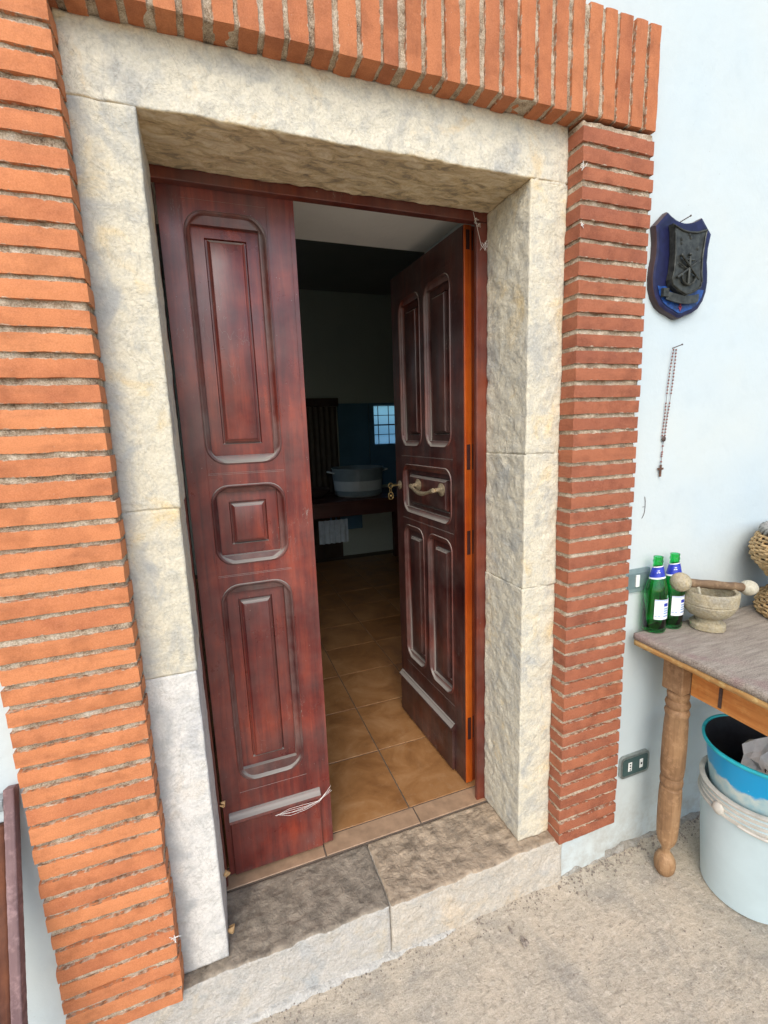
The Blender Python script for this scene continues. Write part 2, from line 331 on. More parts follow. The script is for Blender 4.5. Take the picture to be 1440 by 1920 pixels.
# ------------------------------------------------------------------ object helpers
def link(name, me, mats, parent=None, loc=None, rot=None, smooth=None):
    o = bpy.data.objects.new(name, me); COL.objects.link(o)
    if not isinstance(mats, (list, tuple)): mats = [mats]
    if not me.materials:
        for m in mats: me.materials.append(m)
    if smooth is not None:
        me.shade_smooth()
        if smooth < 180: me.set_sharp_from_angle(angle=R(smooth))
    if parent is not None: o.parent = parent
    if loc: o.location = loc
    if rot: o.rotation_euler = rot
    return o
def tag(o, label=None, cat=None, group=None, kind=None):
    if label: o['label'] = label
    if cat: o['category'] = cat
    if group: o['group'] = group
    if kind: o['kind'] = kind
    return o
def thing(name, label, cat, loc=(0, 0, 0), rot=(0, 0, 0), group=None):
    o = bpy.data.objects.new(name, None); COL.objects.link(o)
    o.location = loc; o.rotation_euler = rot; o.empty_display_size = 0.05
    return tag(o, label, cat, group)

class MB:
    """collects simple shapes in one mesh"""
    def __init__(s): s.v = []; s.f = []; s.mi = []
    def add(s, v, f, mi=0):
        o = len(s.v); s.v += [tuple(p) for p in v]; s.f += [[i + o for i in q] for q in f]; s.mi += [mi] * len(f); return s
    def box(s, x0, x1, y0, y1, z0, z1, mi=0, b=0.0):
        if b:
            vs = []
            for z, k in ((z0, b), (z0 + b, 0), (z1 - b, 0), (z1, b)):
                vs += [(x0 + b + 0, y0 + k, z), (x1 - b, y0 + k, z), (x1 - k, y0 + b, z), (x1 - k, y1 - b, z), (x1 - b, y1 - k, z), (x0 + b, y1 - k, z), (x0 + k, y1 - b, z), (x0 + k, y0 + b, z)]
            fs = [[7 - i for i in range(8)], [24 + i for i in range(8)]]
            for l in range(3):
                for i in range(8): fs.append([l * 8 + i, l * 8 + (i + 1) % 8, (l + 1) * 8 + (i + 1) % 8, (l + 1) * 8 + i])
            return s.add(vs, fs, mi)
        vs = [(x0, y0, z0), (x1, y0, z0), (x1, y1, z0), (x0, y1, z0), (x0, y0, z1), (x1, y0, z1), (x1, y1, z1), (x0, y1, z1)]
        return s.add(vs, [[3, 2, 1, 0], [4, 5, 6, 7], [0, 1, 5, 4], [1, 2, 6, 5], [2, 3, 7, 6], [3, 0, 4, 7]], mi)
    def lathe(s, prof, n=24, cx=0, cy=0, mi=0, cap0=True, cap1=True, sy=1.0, fn=None):
        vs = []; fs = []
        for k, (r, z) in enumerate(prof):
            for i in range(n):
                a = 2 * math.pi * i / n
                rr = r * (fn(a, z) if fn else 1)
                vs.append((cx + rr * math.cos(a), cy + rr * math.sin(a) * sy, z))
        for k in range(len(prof) - 1):
            for i in range(n): fs.append([k * n + i, k * n + (i + 1) % n, (k + 1) * n + (i + 1) % n, (k + 1) * n + i])
        if cap0: fs.append([n - 1 - i for i in range(n)])
        if cap1: fs.append([(len(prof) - 1) * n + i for i in range(n)])
        return s.add(vs, fs, mi)
    def tube(s, pts, r, n=6, mi=0, closed=False):
        pts = [Vector(p) for p in pts]; L = len(pts); vs = []; fs = []
        up = Vector((0.13, 0.21, 0.97)).normalized()
        for i, p in enumerate(pts):
            if closed: t = pts[(i + 1) % L] - pts[i - 1]
            else: t = pts[min(i + 1, L - 1)] - pts[max(i - 1, 0)]
            t.normalize(); a = t.cross(up)
            if a.length < 0.05: a = t.cross(Vector((1, 0, 0)))
            a.normalize(); b = t.cross(a)
            rr = r[i] if isinstance(r, (list, tuple)) else r
            for k in range(n):
                w = 2 * math.pi * k / n; vs.append(p + (a * math.cos(w) + b * math.sin(w)) * rr)
        for i in range(L if closed else L - 1):
            j = (i + 1) % L
            for k in range(n): fs.append([i * n + k, i * n + (k + 1) % n, j * n + (k + 1) % n, j * n + k])
        if not closed: fs += [[n - 1 - k for k in range(n)], [(L - 1) * n + k for k in range(n)]]
        return s.add(vs, fs, mi)
    def ball(s, c, r, n=10, m=6, mi=0, sc=(1, 1, 1)):
        c = Vector(c); vs = [c + Vector((0, 0, -r * sc[2]))]
        for j in range(1, m):
            ph = math.pi * j / m
            for i in range(n):
                a = 2 * math.pi * i / n
                vs.append(c + Vector((math.sin(ph) * math.cos(a) * r * sc[0], math.sin(ph) * math.sin(a) * r * sc[1], -math.cos(ph) * r * sc[2])))
        vs.append(c + Vector((0, 0, r * sc[2]))); fs = []
        for i in range(n):
            fs.append([0, 1 + (i + 1) % n, 1 + i]); q = 1 + (m - 2) * n
            fs.append([q + i, q + (i + 1) % n, len(vs) - 1])
        for j in range(m - 2):
            for i in range(n): fs.append([1 + j * n + i, 1 + j * n + (i + 1) % n, 1 + (j + 1) * n + (i + 1) % n, 1 + (j + 1) * n + i])
        return s.add(vs, fs, mi)
    def prism(s, poly, y0, y1, mi=0, mi_side=None):
        """poly in x,z (counter-clockwise seen from -y), extruded y0 (front) to y1"""
        n = len(poly); vs = [(x, y0, z) for x, z in poly] + [(x, y1, z) for x, z in poly]
        s.add(vs, [list(range(n)), [2 * n - 1 - i for i in range(n)]], mi)
        return s.add(vs, [[(i + 1) % n, i, i + n, (i + 1) % n + n] for i in range(n)], mi if mi_side is None else mi_side)
    def xform(s, mat): s.v = [tuple(mat @ Vector(p)) for p in s.v]; return s
    def mesh(s, name, clean=False):
        me = bpy.data.meshes.new(name); me.from_pydata(s.v, [], s.f)
        me.polygons.foreach_set('material_index', s.mi)
        if clean:
            bm = bmesh.new(); bm.from_mesh(me); bmesh.ops.remove_doubles(bm, verts=bm.verts, dist=1e-5)
            bmesh.ops.dissolve_degenerate(bm, dist=1e-5, edges=bm.edges)
            bmesh.ops.recalc_face_normals(bm, faces=bm.faces); bm.to_mesh(me); bm.free()
        me.update(); return me
    def build(s, name, mats, parent=None, loc=None, rot=None, smooth=None, clean=False):
        return link(name, s.mesh(name, clean), mats, parent, loc, rot, smooth)

def fbm(p, sc, octs=3, seed=0.0):
    v = 0.0; a = 1.0; t = 0.0
    for i in range(octs):
        v += a * noise.noise(p * sc + Vector((seed, seed * 1.7, i * 9.1))); t += a; a *= 0.5; sc *= 2.1
    return v / t
def fbm3(p, sc, octs=3, seed=0.0):
    v = Vector(); a = 1.0
    for i in range(octs):
        v += a * noise.noise_vector(p * sc + Vector((seed, seed * 1.3, i * 5.7))); a *= 0.5; sc *= 2.2
    return v

def rough_box(x0, x1, y0, y1, z0, z1, res, r, disp, name='m', faces='xXyYzZ'):
    """rounded box with every point moved by disp(point)->Vector (continuous in space)"""
    lo = (x0, y0, z0); hi = (x1, y1, z1)
    n = [max(2, int(round((hi[i] - lo[i]) / res))) for i in range(3)]
    vs = []; fs = []; idx = {}
    def P(i, j, k):
        key = (i, j, k)
        if key in idx: return idx[key]
        p = Vector([lo[a] + (hi[a] - lo[a]) * q / n[a] for a, q in enumerate(key)])
        c = Vector([min(max(p[a], lo[a] + r), hi[a] - r) for a in range(3)])
        d = p - c
        if d.length > 1e-9: p = c + d.normalized() * min(r, d.length)
        p = p + disp(p)
        idx[key] = len(vs); vs.append(p); return idx[key]
    def face(ax, val, flip):
        a, b = [q for q in range(3) if q != ax]
        for i in range(n[a]):
            for j in range(n[b]):
                q = []
                for di, dj in ((0, 0), (1, 0), (1, 1), (0, 1)):
                    k = [0, 0, 0]; k[ax] = val; k[a] = i + di; k[b] = j + dj; q.append(P(*k))
                fs.append(q[::-1] if flip else q)
    if 'x' in faces: face(0, 0, True)
    if 'X' in faces: face(0, n[0], False)
    if 'y' in faces: face(1, 0, False)
    if 'Y' in faces: face(1, n[1], True)
    if 'z' in faces: face(2, 0, True)
    if 'Z' in faces: face(2, n[2], False)
    me = bpy.data.meshes.new(name); me.from_pydata(vs, [], fs); me.update(); return me

# ------------------------------------------------------------------ terrace floor / ground
ZT = -0.185
def axis(fine0, fine1, step, far0, far1):
    a = []; x = fine0
    while x < fine1: a.append(x); x += step
    a.append(fine1); lo = []; d = step; x = fine0
    while x > far0: d *= 1.5; x -= d; lo.append(max(x, far0))
    hi = []; d = step; x = fine1
    while x < far1: d *= 1.5; x += d; hi.append(min(x, far1))
    return lo[::-1] + a + hi
xs = axis(-0.3, 2.3, 0.009, -80, 80)
ys = axis(-0.75, 0.10, 0.009, -120, 0.5)
vs = []; fs = []
for y in ys:
    for x in xs:
        p = Vector((x, y, 0)); z = ZT
        if -1 < x < 3 and -1.5 < y < .2:
            z += 0.004 * fbm(p, 6, 3) + 0.0022 * fbm(p, 40, 3, 4)
        vs.append((x, y, z))
nx = len(xs)
for j in range(len(ys) - 1):
    for i in range(nx - 1): fs.append([j * nx + i, j * nx + i + 1, (j + 1) * nx + i + 1, (j + 1) * nx + i])
me = bpy.data.meshes.new('terrace_floor'); me.from_pydata(vs, [], fs)
tag(link('terrace_floor', me, CONCRETE, smooth=180), kind='structure')

# ------------------------------------------------------------------ walls
b = MB()
WY = 0.045
b.box(1.404, 7.0, WY, 0.80, -0.4, 4.2)
b.box(-6.0, -0.284, WY, 0.80, -0.4, 4.2)
b.box(-0.284, 1.404, WY, 0.80, 2.472, 4.2)
b.box(-0.284, 0.045, 0.112, 0.80, -0.4, 2.472)
b.box(1.075, 1.404, 0.112, 0.80, -0.4, 2.472)
b.box(0.045, 1.075, 0.28, 0.80, 2.16, 2.472)
b.box(0.045, 1.075, 0.262, 0.80, -0.4, -0.014)
b.box(1.19, 1.404, 0.03, 0.112, -0.4, -0.012)
wall = b.build('wall', PLASTER); tag(wall, kind='structure')
# soft plaster lip where the wall meets the terrace and the brick
b = MB()
pts = []
x = 1.2
def lip(p): return Vector((0.006 * fbm(p, 40, 3), 0.020 * fbm(p, 16, 4, 3), 0.024 * fbm(p, 17, 4, 7)))
me = rough_box(1.16, 2.6, 0.026, 0.09, -0.23, -0.176, 0.006, 0.016, lip)
link('plaster_skirt', me, stone_mat('dirty_mortar_skirt', (0.30, 0.27, 0.22), (0.13, 0.12, 0.10), (0.46, 0.42, 0.35), 0.6, 1.0), wall, smooth=180)

# interior shell
b = MB()
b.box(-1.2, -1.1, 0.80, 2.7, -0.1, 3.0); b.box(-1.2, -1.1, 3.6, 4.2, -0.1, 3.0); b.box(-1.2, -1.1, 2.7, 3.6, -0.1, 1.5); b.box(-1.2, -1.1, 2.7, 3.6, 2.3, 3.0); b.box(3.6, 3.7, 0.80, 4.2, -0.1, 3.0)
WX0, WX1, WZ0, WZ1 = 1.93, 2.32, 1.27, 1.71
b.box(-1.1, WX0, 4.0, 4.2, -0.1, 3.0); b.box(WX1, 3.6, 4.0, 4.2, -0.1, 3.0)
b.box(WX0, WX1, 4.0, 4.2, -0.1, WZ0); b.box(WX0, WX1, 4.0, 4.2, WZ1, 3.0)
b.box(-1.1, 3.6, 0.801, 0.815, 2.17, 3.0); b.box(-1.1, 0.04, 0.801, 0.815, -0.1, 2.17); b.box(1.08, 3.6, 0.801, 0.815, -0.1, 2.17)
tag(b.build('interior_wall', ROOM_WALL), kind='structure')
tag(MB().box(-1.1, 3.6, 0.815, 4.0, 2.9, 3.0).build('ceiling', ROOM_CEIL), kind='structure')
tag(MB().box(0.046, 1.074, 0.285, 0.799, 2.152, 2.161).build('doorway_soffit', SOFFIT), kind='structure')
fl = tag(MB().box(-1.1, 3.6, 0.258, 4.0, -0.1, -0.004).build('floor', GROUT), kind='structure')
tm = MB().box(0.0025, 0.3475, 0.0025, 0.3475, -0.004, 0, b=0.0012).mesh('tile')
tm.materials.append(TILE)
for i in range(-3, 7):
    for j in range(0, 10):
        x = 0.395 + 0.35 * i - 0.0; y = 0.34 + 0.35 * j
        if j == 0 and not -1 <= i <= 1: continue
        o = bpy.data.objects.new('tile', tm); COL.objects.link(o); o.parent = fl
        o.location = (x, y, random.uniform(-0.0004, 0.0004))
        if random.random() < .5: o.rotation_euler = (0, 0, 0)
sm = MB().box(0.002, 0.353, 0, 0.076, -0.004, 0, b=0.0012).mesh('threshold_tile'); sm.materials.append(simple('threshold_terracotta', (0.36, 0.235, 0.145), 0.4, var=0.3, scale=14))
for x in (0.046, 0.402, 0.758):
    o = bpy.data.objects.new('threshold_tile', sm); COL.objects.link(o); o.parent = fl; o.location = (x, 0.261, 0.0)
    o.scale = (1 if x < 0.75 else 0.85, 1, 1)

tag(MB().box(-80, 80, 0.81, 120, -0.6, -0.25).build('ground', CONCRETE), kind='structure')

# ------------------------------------------------------------------ brick surround
def brick_meshes(n, lx, ly, lz, mat):
    out = []
    for k in range(n):
        def d(p, k=k): return fbm3(p, 14, 2, k * 11.0) * 0.0016 + fbm3(p, 70, 1, k * 3.0) * 0.0009
        me = rough_box(-lx / 2, lx / 2, 0, ly, -lz / 2, lz / 2, 0.012, 0.0020, d, 'brick')
        me.materials.append(mat); me.shade_smooth(); me.set_sharp_from_angle(angle=R(50)); out.append(me)
    return out
PT = 0.0471
def pillar(name, label, x0, x1, mat, matlabel=None):
    t = thing(name, label, 'brick pillar', (x0, 0, 0))
    def md(p):
        y = max(-0.0032, 0.0045 * fbm(p, 70, 3, 1) + 0.0110 * fbm(p, 13, 2, 8)) if p.y < 0.02 else 0
        return Vector((0.0015 * fbm(p, 45, 2, 5), y, 0))
    me = rough_box(0.004, x1 - x0 - 0.004, 0.0072, 0.108, -0.006, 2.214, 0.006, 0.002, md, 'mortar_joints', 'xXy')
    link('mortar_joints', me, MORTAR, t, smooth=180)
    bs = brick_meshes(5, x1 - x0, 0.104, 0.0362, mat)
    for k in range(47):
        o = bpy.data.objects.new('brick', bs[k % 5 if random.random() < .6 else random.randrange(5)]); COL.objects.link(o); o.parent = t
        z = 2.2013 - (k + 0.5) * PT
        o.location = ((x1 - x0) / 2 + random.gauss(0, 0.0012), random.gauss(0, 0.0007), z + random.gauss(0, 0.0011))
        o.rotation_euler = (random.gauss(0, .004), random.gauss(0, 0.0035), random.gauss(0, 0.004) + (0))
        o.scale = (1 + random.gauss(0, .003), 1, 1 + random.gauss(0, 0.035))
    return t
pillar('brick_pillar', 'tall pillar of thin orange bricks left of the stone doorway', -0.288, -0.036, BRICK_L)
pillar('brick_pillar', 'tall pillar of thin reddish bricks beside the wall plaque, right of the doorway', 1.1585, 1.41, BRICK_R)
t = thing('brick_lintel', 'course of upright bricks running above the stone lintel', 'brick lintel', (-0.285, 0, 2.222))
def md(p): return Vector((0, max(-0.0035, 0.005 * fbm(p, 60, 3, 21) + 0.010 * fbm(p, 13, 2, 28)), max(-0.0012, 0.003 * fbm(p, 40, 2, 4))))
me = rough_box(0.002, 1.692, 0.006, 0.105, 0.003, 0.250, 0.006, 0.002, md, 'mortar_joints', 'xXyzZ')
link('mortar_joints', me, MORTAR, t, smooth=180)
bs = brick_meshes(5, 0.0395, 0.104, 0.254, BRICK_S)
for k in range(33):
    o = bpy.data.objects.new('brick', bs[random.randrange(5)]); COL.objects.link(o); o.parent = t
    o.location = (1.6745 - 0.0513 * k + random.gauss(0, 0.0015), random.gauss(0, 0.0013), 0.127 + random.gauss(0, 0.0018))
    o.rotation_euler = (random.gauss(0, .003), random.gauss(0, 0.006), random.gauss(0, 0.01)); o.scale = (1 + random.gauss(0, 0.05), 1, 1)

# ------------------------------------------------------------------ stone door surround
sur = thing('stone_surround', 'pale rough limestone jambs and lintel framing the doorway', 'door surround', (0, 0.058, 0))
def stone_disp(seed, amp, smoothx=None):
    def d(p):
        w = 1.0
        if smoothx is not None: w = min(1.0, 0.10 + max(0, abs(p.x - smoothx) - 0.012) / 0.03) if p.y < 0.03 else min(1.0, 0.15 + p.y / 0.05)
        a = abs(fbm(p, 24, 3, seed)) * 2 - 0.5
        c = fbm(p, 55, 2, seed + 5)
        v = fbm3(p, 9, 2, seed + 9) * amp * 0.35
        n = Vector((fbm(p, 22, 3, seed + 1), fbm(p, 22, 3, seed + 2), fbm(p, 22, 3, seed + 3)))
        return v + (n * 1.5 + Vector((1, 1, 1)) * 0.0) * amp * w + Vector((a, a, a)) * amp * 0.35 * w + Vector((c, c, c)) * amp * 0.3 * w
    return d
def block(name, x0, x1, z0, z1, mat, seed, amp, y1=0.214, sx=None, rz=0.0011, res=0.0056, label=None):
    me = rough_box(x0, x1, 0.0, y1, z0, z1, res, rz, stone_disp(seed, amp, sx), name)
    o = link(name, me, mat, sur, smooth=180)
    if label: o['label'] = label
    return o
block('jamb_block', -0.041, 0.0775, 0.002, 0.8605, STONE_W, 1, 0.0013, label='whiter lower block of the left jamb')
block('jamb_block', -0.040, 0.080, 0.8615, 1.2645, STONE, 5, 0.0015)
block('jamb_block', -0.040, 0.084, 1.2655, 2.0805, STONE, 9, 0.0015)
block('jamb_block', 1.034, 1.160, 0.003, 0.9195, STONE, 13, 0.0040, sx=1.056)
block('jamb_block', 1.036, 1.160, 0.9205, 1.3390, STONE, 17, 0.0040, sx=1.058)
block('jamb_block', 1.038, 1.160, 1.3400, 2.0805, STONE, 21, 0.0038, sx=1.060)
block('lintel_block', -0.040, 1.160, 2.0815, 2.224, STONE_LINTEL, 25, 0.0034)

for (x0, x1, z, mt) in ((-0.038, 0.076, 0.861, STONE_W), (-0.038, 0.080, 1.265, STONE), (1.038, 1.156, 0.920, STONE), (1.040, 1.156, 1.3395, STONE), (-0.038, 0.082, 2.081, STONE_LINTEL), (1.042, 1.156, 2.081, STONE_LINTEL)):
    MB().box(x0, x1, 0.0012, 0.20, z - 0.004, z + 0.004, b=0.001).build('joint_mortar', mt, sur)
# ------------------------------------------------------------------ doorstep
ds = thing('doorstep', 'worn doorstep of two rough stone slabs under the doorway', 'doorstep', (0.55, 0, 0))
def slab(x0, x1, y0, seed, amp, mat, label):
    def d(p):
        q = Vector((p.x, p.y, p.z))
        n = Vector((fbm(q, 16, 3, seed) * 0.4, fbm(q, 10, 4, seed + 1), fbm(q, 24, 3, seed + 2)))
        dent = (abs(fbm(q, 20, 3, seed + 6)) * 2 - 0.45)
        k = 1.0 if p.y < 0.24 else 0.25
        return Vector((n.x * amp * 1.2, n.y * amp * 1.6, (n.z * 0.8 + dent * 0.7) * amp)) * k + Vector((0, 0, -0.002))
    me = rough_box(x0 - 0.55, x1 - 0.55, y0, 0.257, -0.25, 0.0, 0.0065, 0.0085, d, 'slab', 'xXyZY')
    o = link('slab', me, mat, ds, smooth=180); o['label'] = label
slab(-0.60, 0.5450, 0.026, 31, 0.0065, STEP_L, 'darker left slab')
slab(0.5462, 1.195, 0.020, 37, 0.0070, STEP_R, 'browner right slab with deep dents')
def fil(p): return Vector((0, 0.026 * fbm(p, 11, 5, 3), 0.012 * fbm(p, 18, 5, 6)))
me = rough_box(-0.9, 0.22, 0.004, 0.05, -0.21, -0.178, 0.006, 0.014, fil, 'mortar_bead')
link('mortar_bead', me, stone_mat('pale_bead', (0.5, 0.48, 0.43), (0.3, 0.29, 0.26), (0.58, 0.56, 0.5), 0.5, 0.8), ds, smooth=180)

# ------------------------------------------------------------------ door frame
df = thing('door_frame', 'dark red wooden frame set inside the stone surround', 'door frame', (0.0, 0.272, 0))
MB().box(0.05, 1.05, 0.001, 0.030, 2.056, 2.105, b=0.002).build('head', FRAMEW, df)
MB().box(1.001, 1.052, 0.0, 0.016, -0.003, 2.054, b=0.002).build('jamb', FRAMEW, df)
MB().box(0.04, 0.083, 0.002, 0.058, -0.003, 2.054, b=0.002).build('jamb', FRAMEW, df)

# ------------------------------------------------------------------ door leaves
K = 7
def rr(x0, x1, z0, z1, r, y):
    r = max(r, 0.0); pts = []
    for cx, cz, a0 in ((x1 - r, z1 - r, 0), (x0 + r, z1 - r, 90), (x0 + r, z0 + r, 180), (x1 - r, z0 + r, 270)):
        for i in range(K + 1):
            a = R(a0 + 90 * i / K); pts.append((cx + r * math.cos(a), y, cz + r * math.sin(a)))
    return pts
def bridge(mb, loops, fill=True):
    n = len(loops[0])
    vs = [p for l in loops for p in l]; fs = []
    for k in range(len(loops) - 1):
        for i in range(n): fs.append([k * n + i, (k + 1) * n + i, (k + 1) * n + (i + 1) % n, k * n + (i + 1) % n])
    if fill: fs.append([(len(loops) - 1) * n + n - 1 - i for i in range(n)])
    mb.add(vs, fs)
def leaf(root, W, H, T, cells, panels, mat, panel_label=None):
    """cells: plain rectangles (x0,x1,z0,z1); panels: (cell, outer rect, inner rect, raised rect, radius)"""
    g, gd = 0.0005, 0.0004
    b = MB()
    def rect(c, ins, y): return [(c[1] - ins, y, c[3] - ins), (c[0] + ins, y, c[3] - ins), (c[0] + ins, y, c[2] + ins), (c[1] - ins, y, c[2] + ins)]
    for c in cells:
        bridge(b, [rect(c, 0, gd), rect(c, g, 0)])
    for c, o, i, r, rad in panels:
        bridge(b, [rr(*c, 0, gd), rr(c[0] + g, c[1] - g, c[2] + g, c[3] - g, 0, 0), rr(*o, rad, 0)], fill=False)
    # sides and back
    b.add([(0, gd, 0), (W, gd, 0), (W, gd, H), (0, gd, H), (0, T, 0), (W, T, 0), (W, T, H), (0, T, H)],
          [[0, 1, 5, 4], [1, 2, 6, 5], [2, 3, 7, 6], [3, 0, 4, 7], [7, 6, 5, 4]])
    b.build('leaf_board', mat, root, smooth=30, clean=True)
    for c, o, i, r, rad in panels:
        mb = MB()
        def ins(q, d): return (q[0] + d, q[1] - d, q[2] + d, q[3] - d)
        bridge(mb, [rr(*o, rad, 0.0), rr(*ins(o, .0015), rad, -0.0028), rr(*ins(o, .004), rad, -0.0034), rr(*ins(o, 0.0065), rad, -0.0015), rr(*ins(o, .0085), rad - .004, 0.003),
                    rr(*ins(o, 0.011), rad - .008, 0.0060), rr(*ins(i, -0.0005), 0.004, 0.0085), rr(*i, 0.0, 0.0215)], fill=False)
        mb.build('moulding', MOULD if mat is MAHOG else MOULD_D, root, smooth=40, clean=True)
        pb = MB()
        bridge(pb, [rr(*i, 0, 0.0215), rr(*ins(r, -0.005), 0, 0.0185), rr(*ins(r, -0.0025), 0, 0.026), rr(*ins(r, 0.001), 0, 0.026), rr(*ins(r, 0.002), 0, 0.012), rr(*ins(r, 0.007), 0, 0.009), rr(*ins(r, 0.0085), 0, 0.0055), rr(*ins(r, 0.011), 0, 0.0045)])
        pb.build('panel', mat, root, smooth=25, clean=True)
def kick(root, x0, x1, z0, z1, mat):
    MB().box(x0, x1, -0.012, -0.0005, z0, z1 - 0.012, b=0.002).build('kick_board', mat, root)
    prof = [(-0.0002, z1 + 0.012), (-0.006, z1 + 0.010), (-0.009, z1 + 0.004), (-0.014, z1), (-0.020, z1 - 0.004), (-0.022, z1 - 0.012), (-0.019, z1 - 0.016), (-0.0002, z1 - 0.016)]
    n = len(prof); vs = [(x0 - .002, y, z) for y, z in prof] + [(x1 + 0.002, y, z) for y, z in prof]
    MB().add(vs, [[(i + 1) % n, i, i + n, (i + 1) % n + n] for i in range(n)] + [list(range(n)), [2 * n - 1 - i for i in range(n)]]).build('kick_moulding', mat, root, smooth=35, clean=True)

LZ = 0.012

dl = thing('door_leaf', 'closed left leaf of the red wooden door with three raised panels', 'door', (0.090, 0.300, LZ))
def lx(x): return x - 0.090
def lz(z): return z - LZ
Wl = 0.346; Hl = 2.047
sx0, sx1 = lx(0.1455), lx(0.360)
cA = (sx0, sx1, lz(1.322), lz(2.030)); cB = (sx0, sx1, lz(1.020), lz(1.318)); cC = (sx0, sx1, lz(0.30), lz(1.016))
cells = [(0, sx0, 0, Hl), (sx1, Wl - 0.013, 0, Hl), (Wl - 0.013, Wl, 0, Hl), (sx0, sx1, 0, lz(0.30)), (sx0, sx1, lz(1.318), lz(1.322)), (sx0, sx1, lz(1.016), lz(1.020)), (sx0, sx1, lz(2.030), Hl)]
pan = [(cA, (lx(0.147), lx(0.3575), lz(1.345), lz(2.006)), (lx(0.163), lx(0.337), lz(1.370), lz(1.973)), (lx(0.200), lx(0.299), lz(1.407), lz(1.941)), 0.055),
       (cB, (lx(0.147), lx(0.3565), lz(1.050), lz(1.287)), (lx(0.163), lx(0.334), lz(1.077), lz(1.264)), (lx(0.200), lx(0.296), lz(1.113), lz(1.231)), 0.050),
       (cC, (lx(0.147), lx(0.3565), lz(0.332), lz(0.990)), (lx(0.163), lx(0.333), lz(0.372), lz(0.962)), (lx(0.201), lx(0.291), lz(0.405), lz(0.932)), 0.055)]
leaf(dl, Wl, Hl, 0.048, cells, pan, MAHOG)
kick(dl, lx(0.108), lx(0.398), 0.004, lz(0.225), MAHOG)

# right leaf, swung inwards; local x runs from its free edge to its hinged edge
a0 = Vector((1.0, 0.43)); dirv = Vector((-0.0486, 0.9988)).normalized()
Wr = 0.585; tfar = 0.520
far = a0 + dirv * tfar
th = math.atan2(-dirv.y, -dirv.x)
dr = thing('door_leaf', 'open right leaf of the wooden door, swung inwards, with brass handle', 'door', (far.x, far.y, 0.006), (0, 0, th))
def u(t): return tfar - t
Hr = 2.075; h0 = -0.006
c_t, c_m, c_b = 1.325, 1.010, 0.295
ua, ub, uc, ud = u(0.455), u(0.237), u(0.232), u(0.008)
cells = [(0, ua, 0, Hr), (ud, Wr, 0, Hr), (ua, ud, 0, c_b), (ua, ud, 1.985, Hr), (ub, uc, c_m + .27, 1.985), (ub, uc, c_b, c_m), (ub, uc, c_m + .27, c_m + .271)]
cells = [c for c in cells if c[3] - c[2] > 0.005]
def pn(c, o, m, r, rad=0.05):
    i = (o[0] + 0.016, o[1] - 0.016, o[2] + 0.026, o[3] - 0.026)
    rz = (i[0] + m, i[1] - m, i[2] + r, i[3] - r)
    return (c, o, i, rz, rad)
zt0, zt1, zm0, zm1, zb0, zb1 = 1.305, 1.985, 1.020, 1.303, c_b, 1.018
pan = [pn((ua, ub, zt0, zt1), (u(0.448), u(0.250), 1.345, 1.966), 0.032, 0.030), pn((uc, ud, zt0, zt1), (u(0.217), u(0.016), 1.345, 1.966), 0.032, 0.030),
       pn((ua, ud, zm0, zm1), (u(0.446), u(0.018), 1.046, 1.268), 0.034, 0.022),
       pn((ua, ub, zb0, zb1), (u(0.448), u(0.250), 0.328, 0.990), 0.032, 0.030), pn((uc, ud, zb0, zb1), (u(0.217), u(0.016), 0.328, 0.990), 0.032, 0.030)]
cells = [(0, ua, 0, Hr), (ud, Wr, 0, Hr), (ua, ud, 0, c_b), (ua, ud, zt1, Hr), (ub, uc, zt0, zt1), (ub, uc, zb0, zb1), (ua, ud, zm1, zt0), (ua, ud, zb1, zm0)]
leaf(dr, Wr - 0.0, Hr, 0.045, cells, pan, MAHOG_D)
kick(dr, 0.01, Wr - 0.075, 0.004, 0.205, MAHOG_D)
# orange, unvarnished hinge edge with its rebate and through tenons
MB().box(Wr + 0.0005, Wr + 0.008, 0.002, 0.030, 0.0, Hr, b=0.001).build('edge_strip', ORANGEW, dr)
MB().box(Wr + 0.0005, Wr + 0.004, 0.0305, 0.045, 0.0, Hr, b=0.001).build('edge_strip', wood_mat('red_edge_wood', (0.16, 0.022, 0.005), (0.26, 0.042, 0.007), (0.34, 0.065, 0.01), 0.35, coat=0.3), dr)
for z0, z1 in ((1.270, 1.360), (0.956, 1.046), (0.195, 0.290), (2.000, 2.060)):
    MB().box(Wr + 0.006, Wr + 0.0095, 0.008, 0.022, z0, z1).build('tenon', TENON, dr)
    MB().box(Wr + 0.003, Wr + 0.0055, 0.033, 0.038, z0, z1).build('tenon', TENON, dr)
# handle
h = MB()
hz = 1.187 - 0.006; hA, hB = u(0.300), u(0.100)
for hx in (hA, hB):
    h2 = MB().lathe([(0.026, 0), (0.0265, 0.003), (0.022, 0.006), (0.018, 0.007), (0.015, 0.011), (0.009, 0.013), (0.0085, 0.03)], 18)
    h2.xform(Matrix.Translation((hx, 0.004, hz)) @ Matrix.Rotation(R(90), 4, 'X')); h.add(h2.v, h2.f)
pts = []; rad = []
for i in range(17):
    q = i / 16; x = hA + (hB - hA) * q
    pts.append((x, -0.034 - 0.006 * math.sin(math.pi * q), hz - 0.022 * math.sin(math.pi * q))); rad.append(0.0065 + 0.003 * math.exp(-((q - 0.5) / 0.2) ** 2) + 0.003 * (abs(q - .5) > .42))
h.tube(pts, rad, 10)
h.build('handle', CERAM, dr, smooth=40, clean=True)
kp = MB(); k2 = MB().lathe([(0.020, 0), (0.021, 0.002), (0.016, 0.005), (0.012, 0.006), (0.008, 0.008)], 18)
k2.xform(Matrix.Translation((u(0.480), 0, 1.165)) @ Matrix.Rotation(R(90), 4, 'X')); kp.add(k2.v, k2.f); kp.build('lock_rose', CERAM, dr, smooth=40, clean=True)
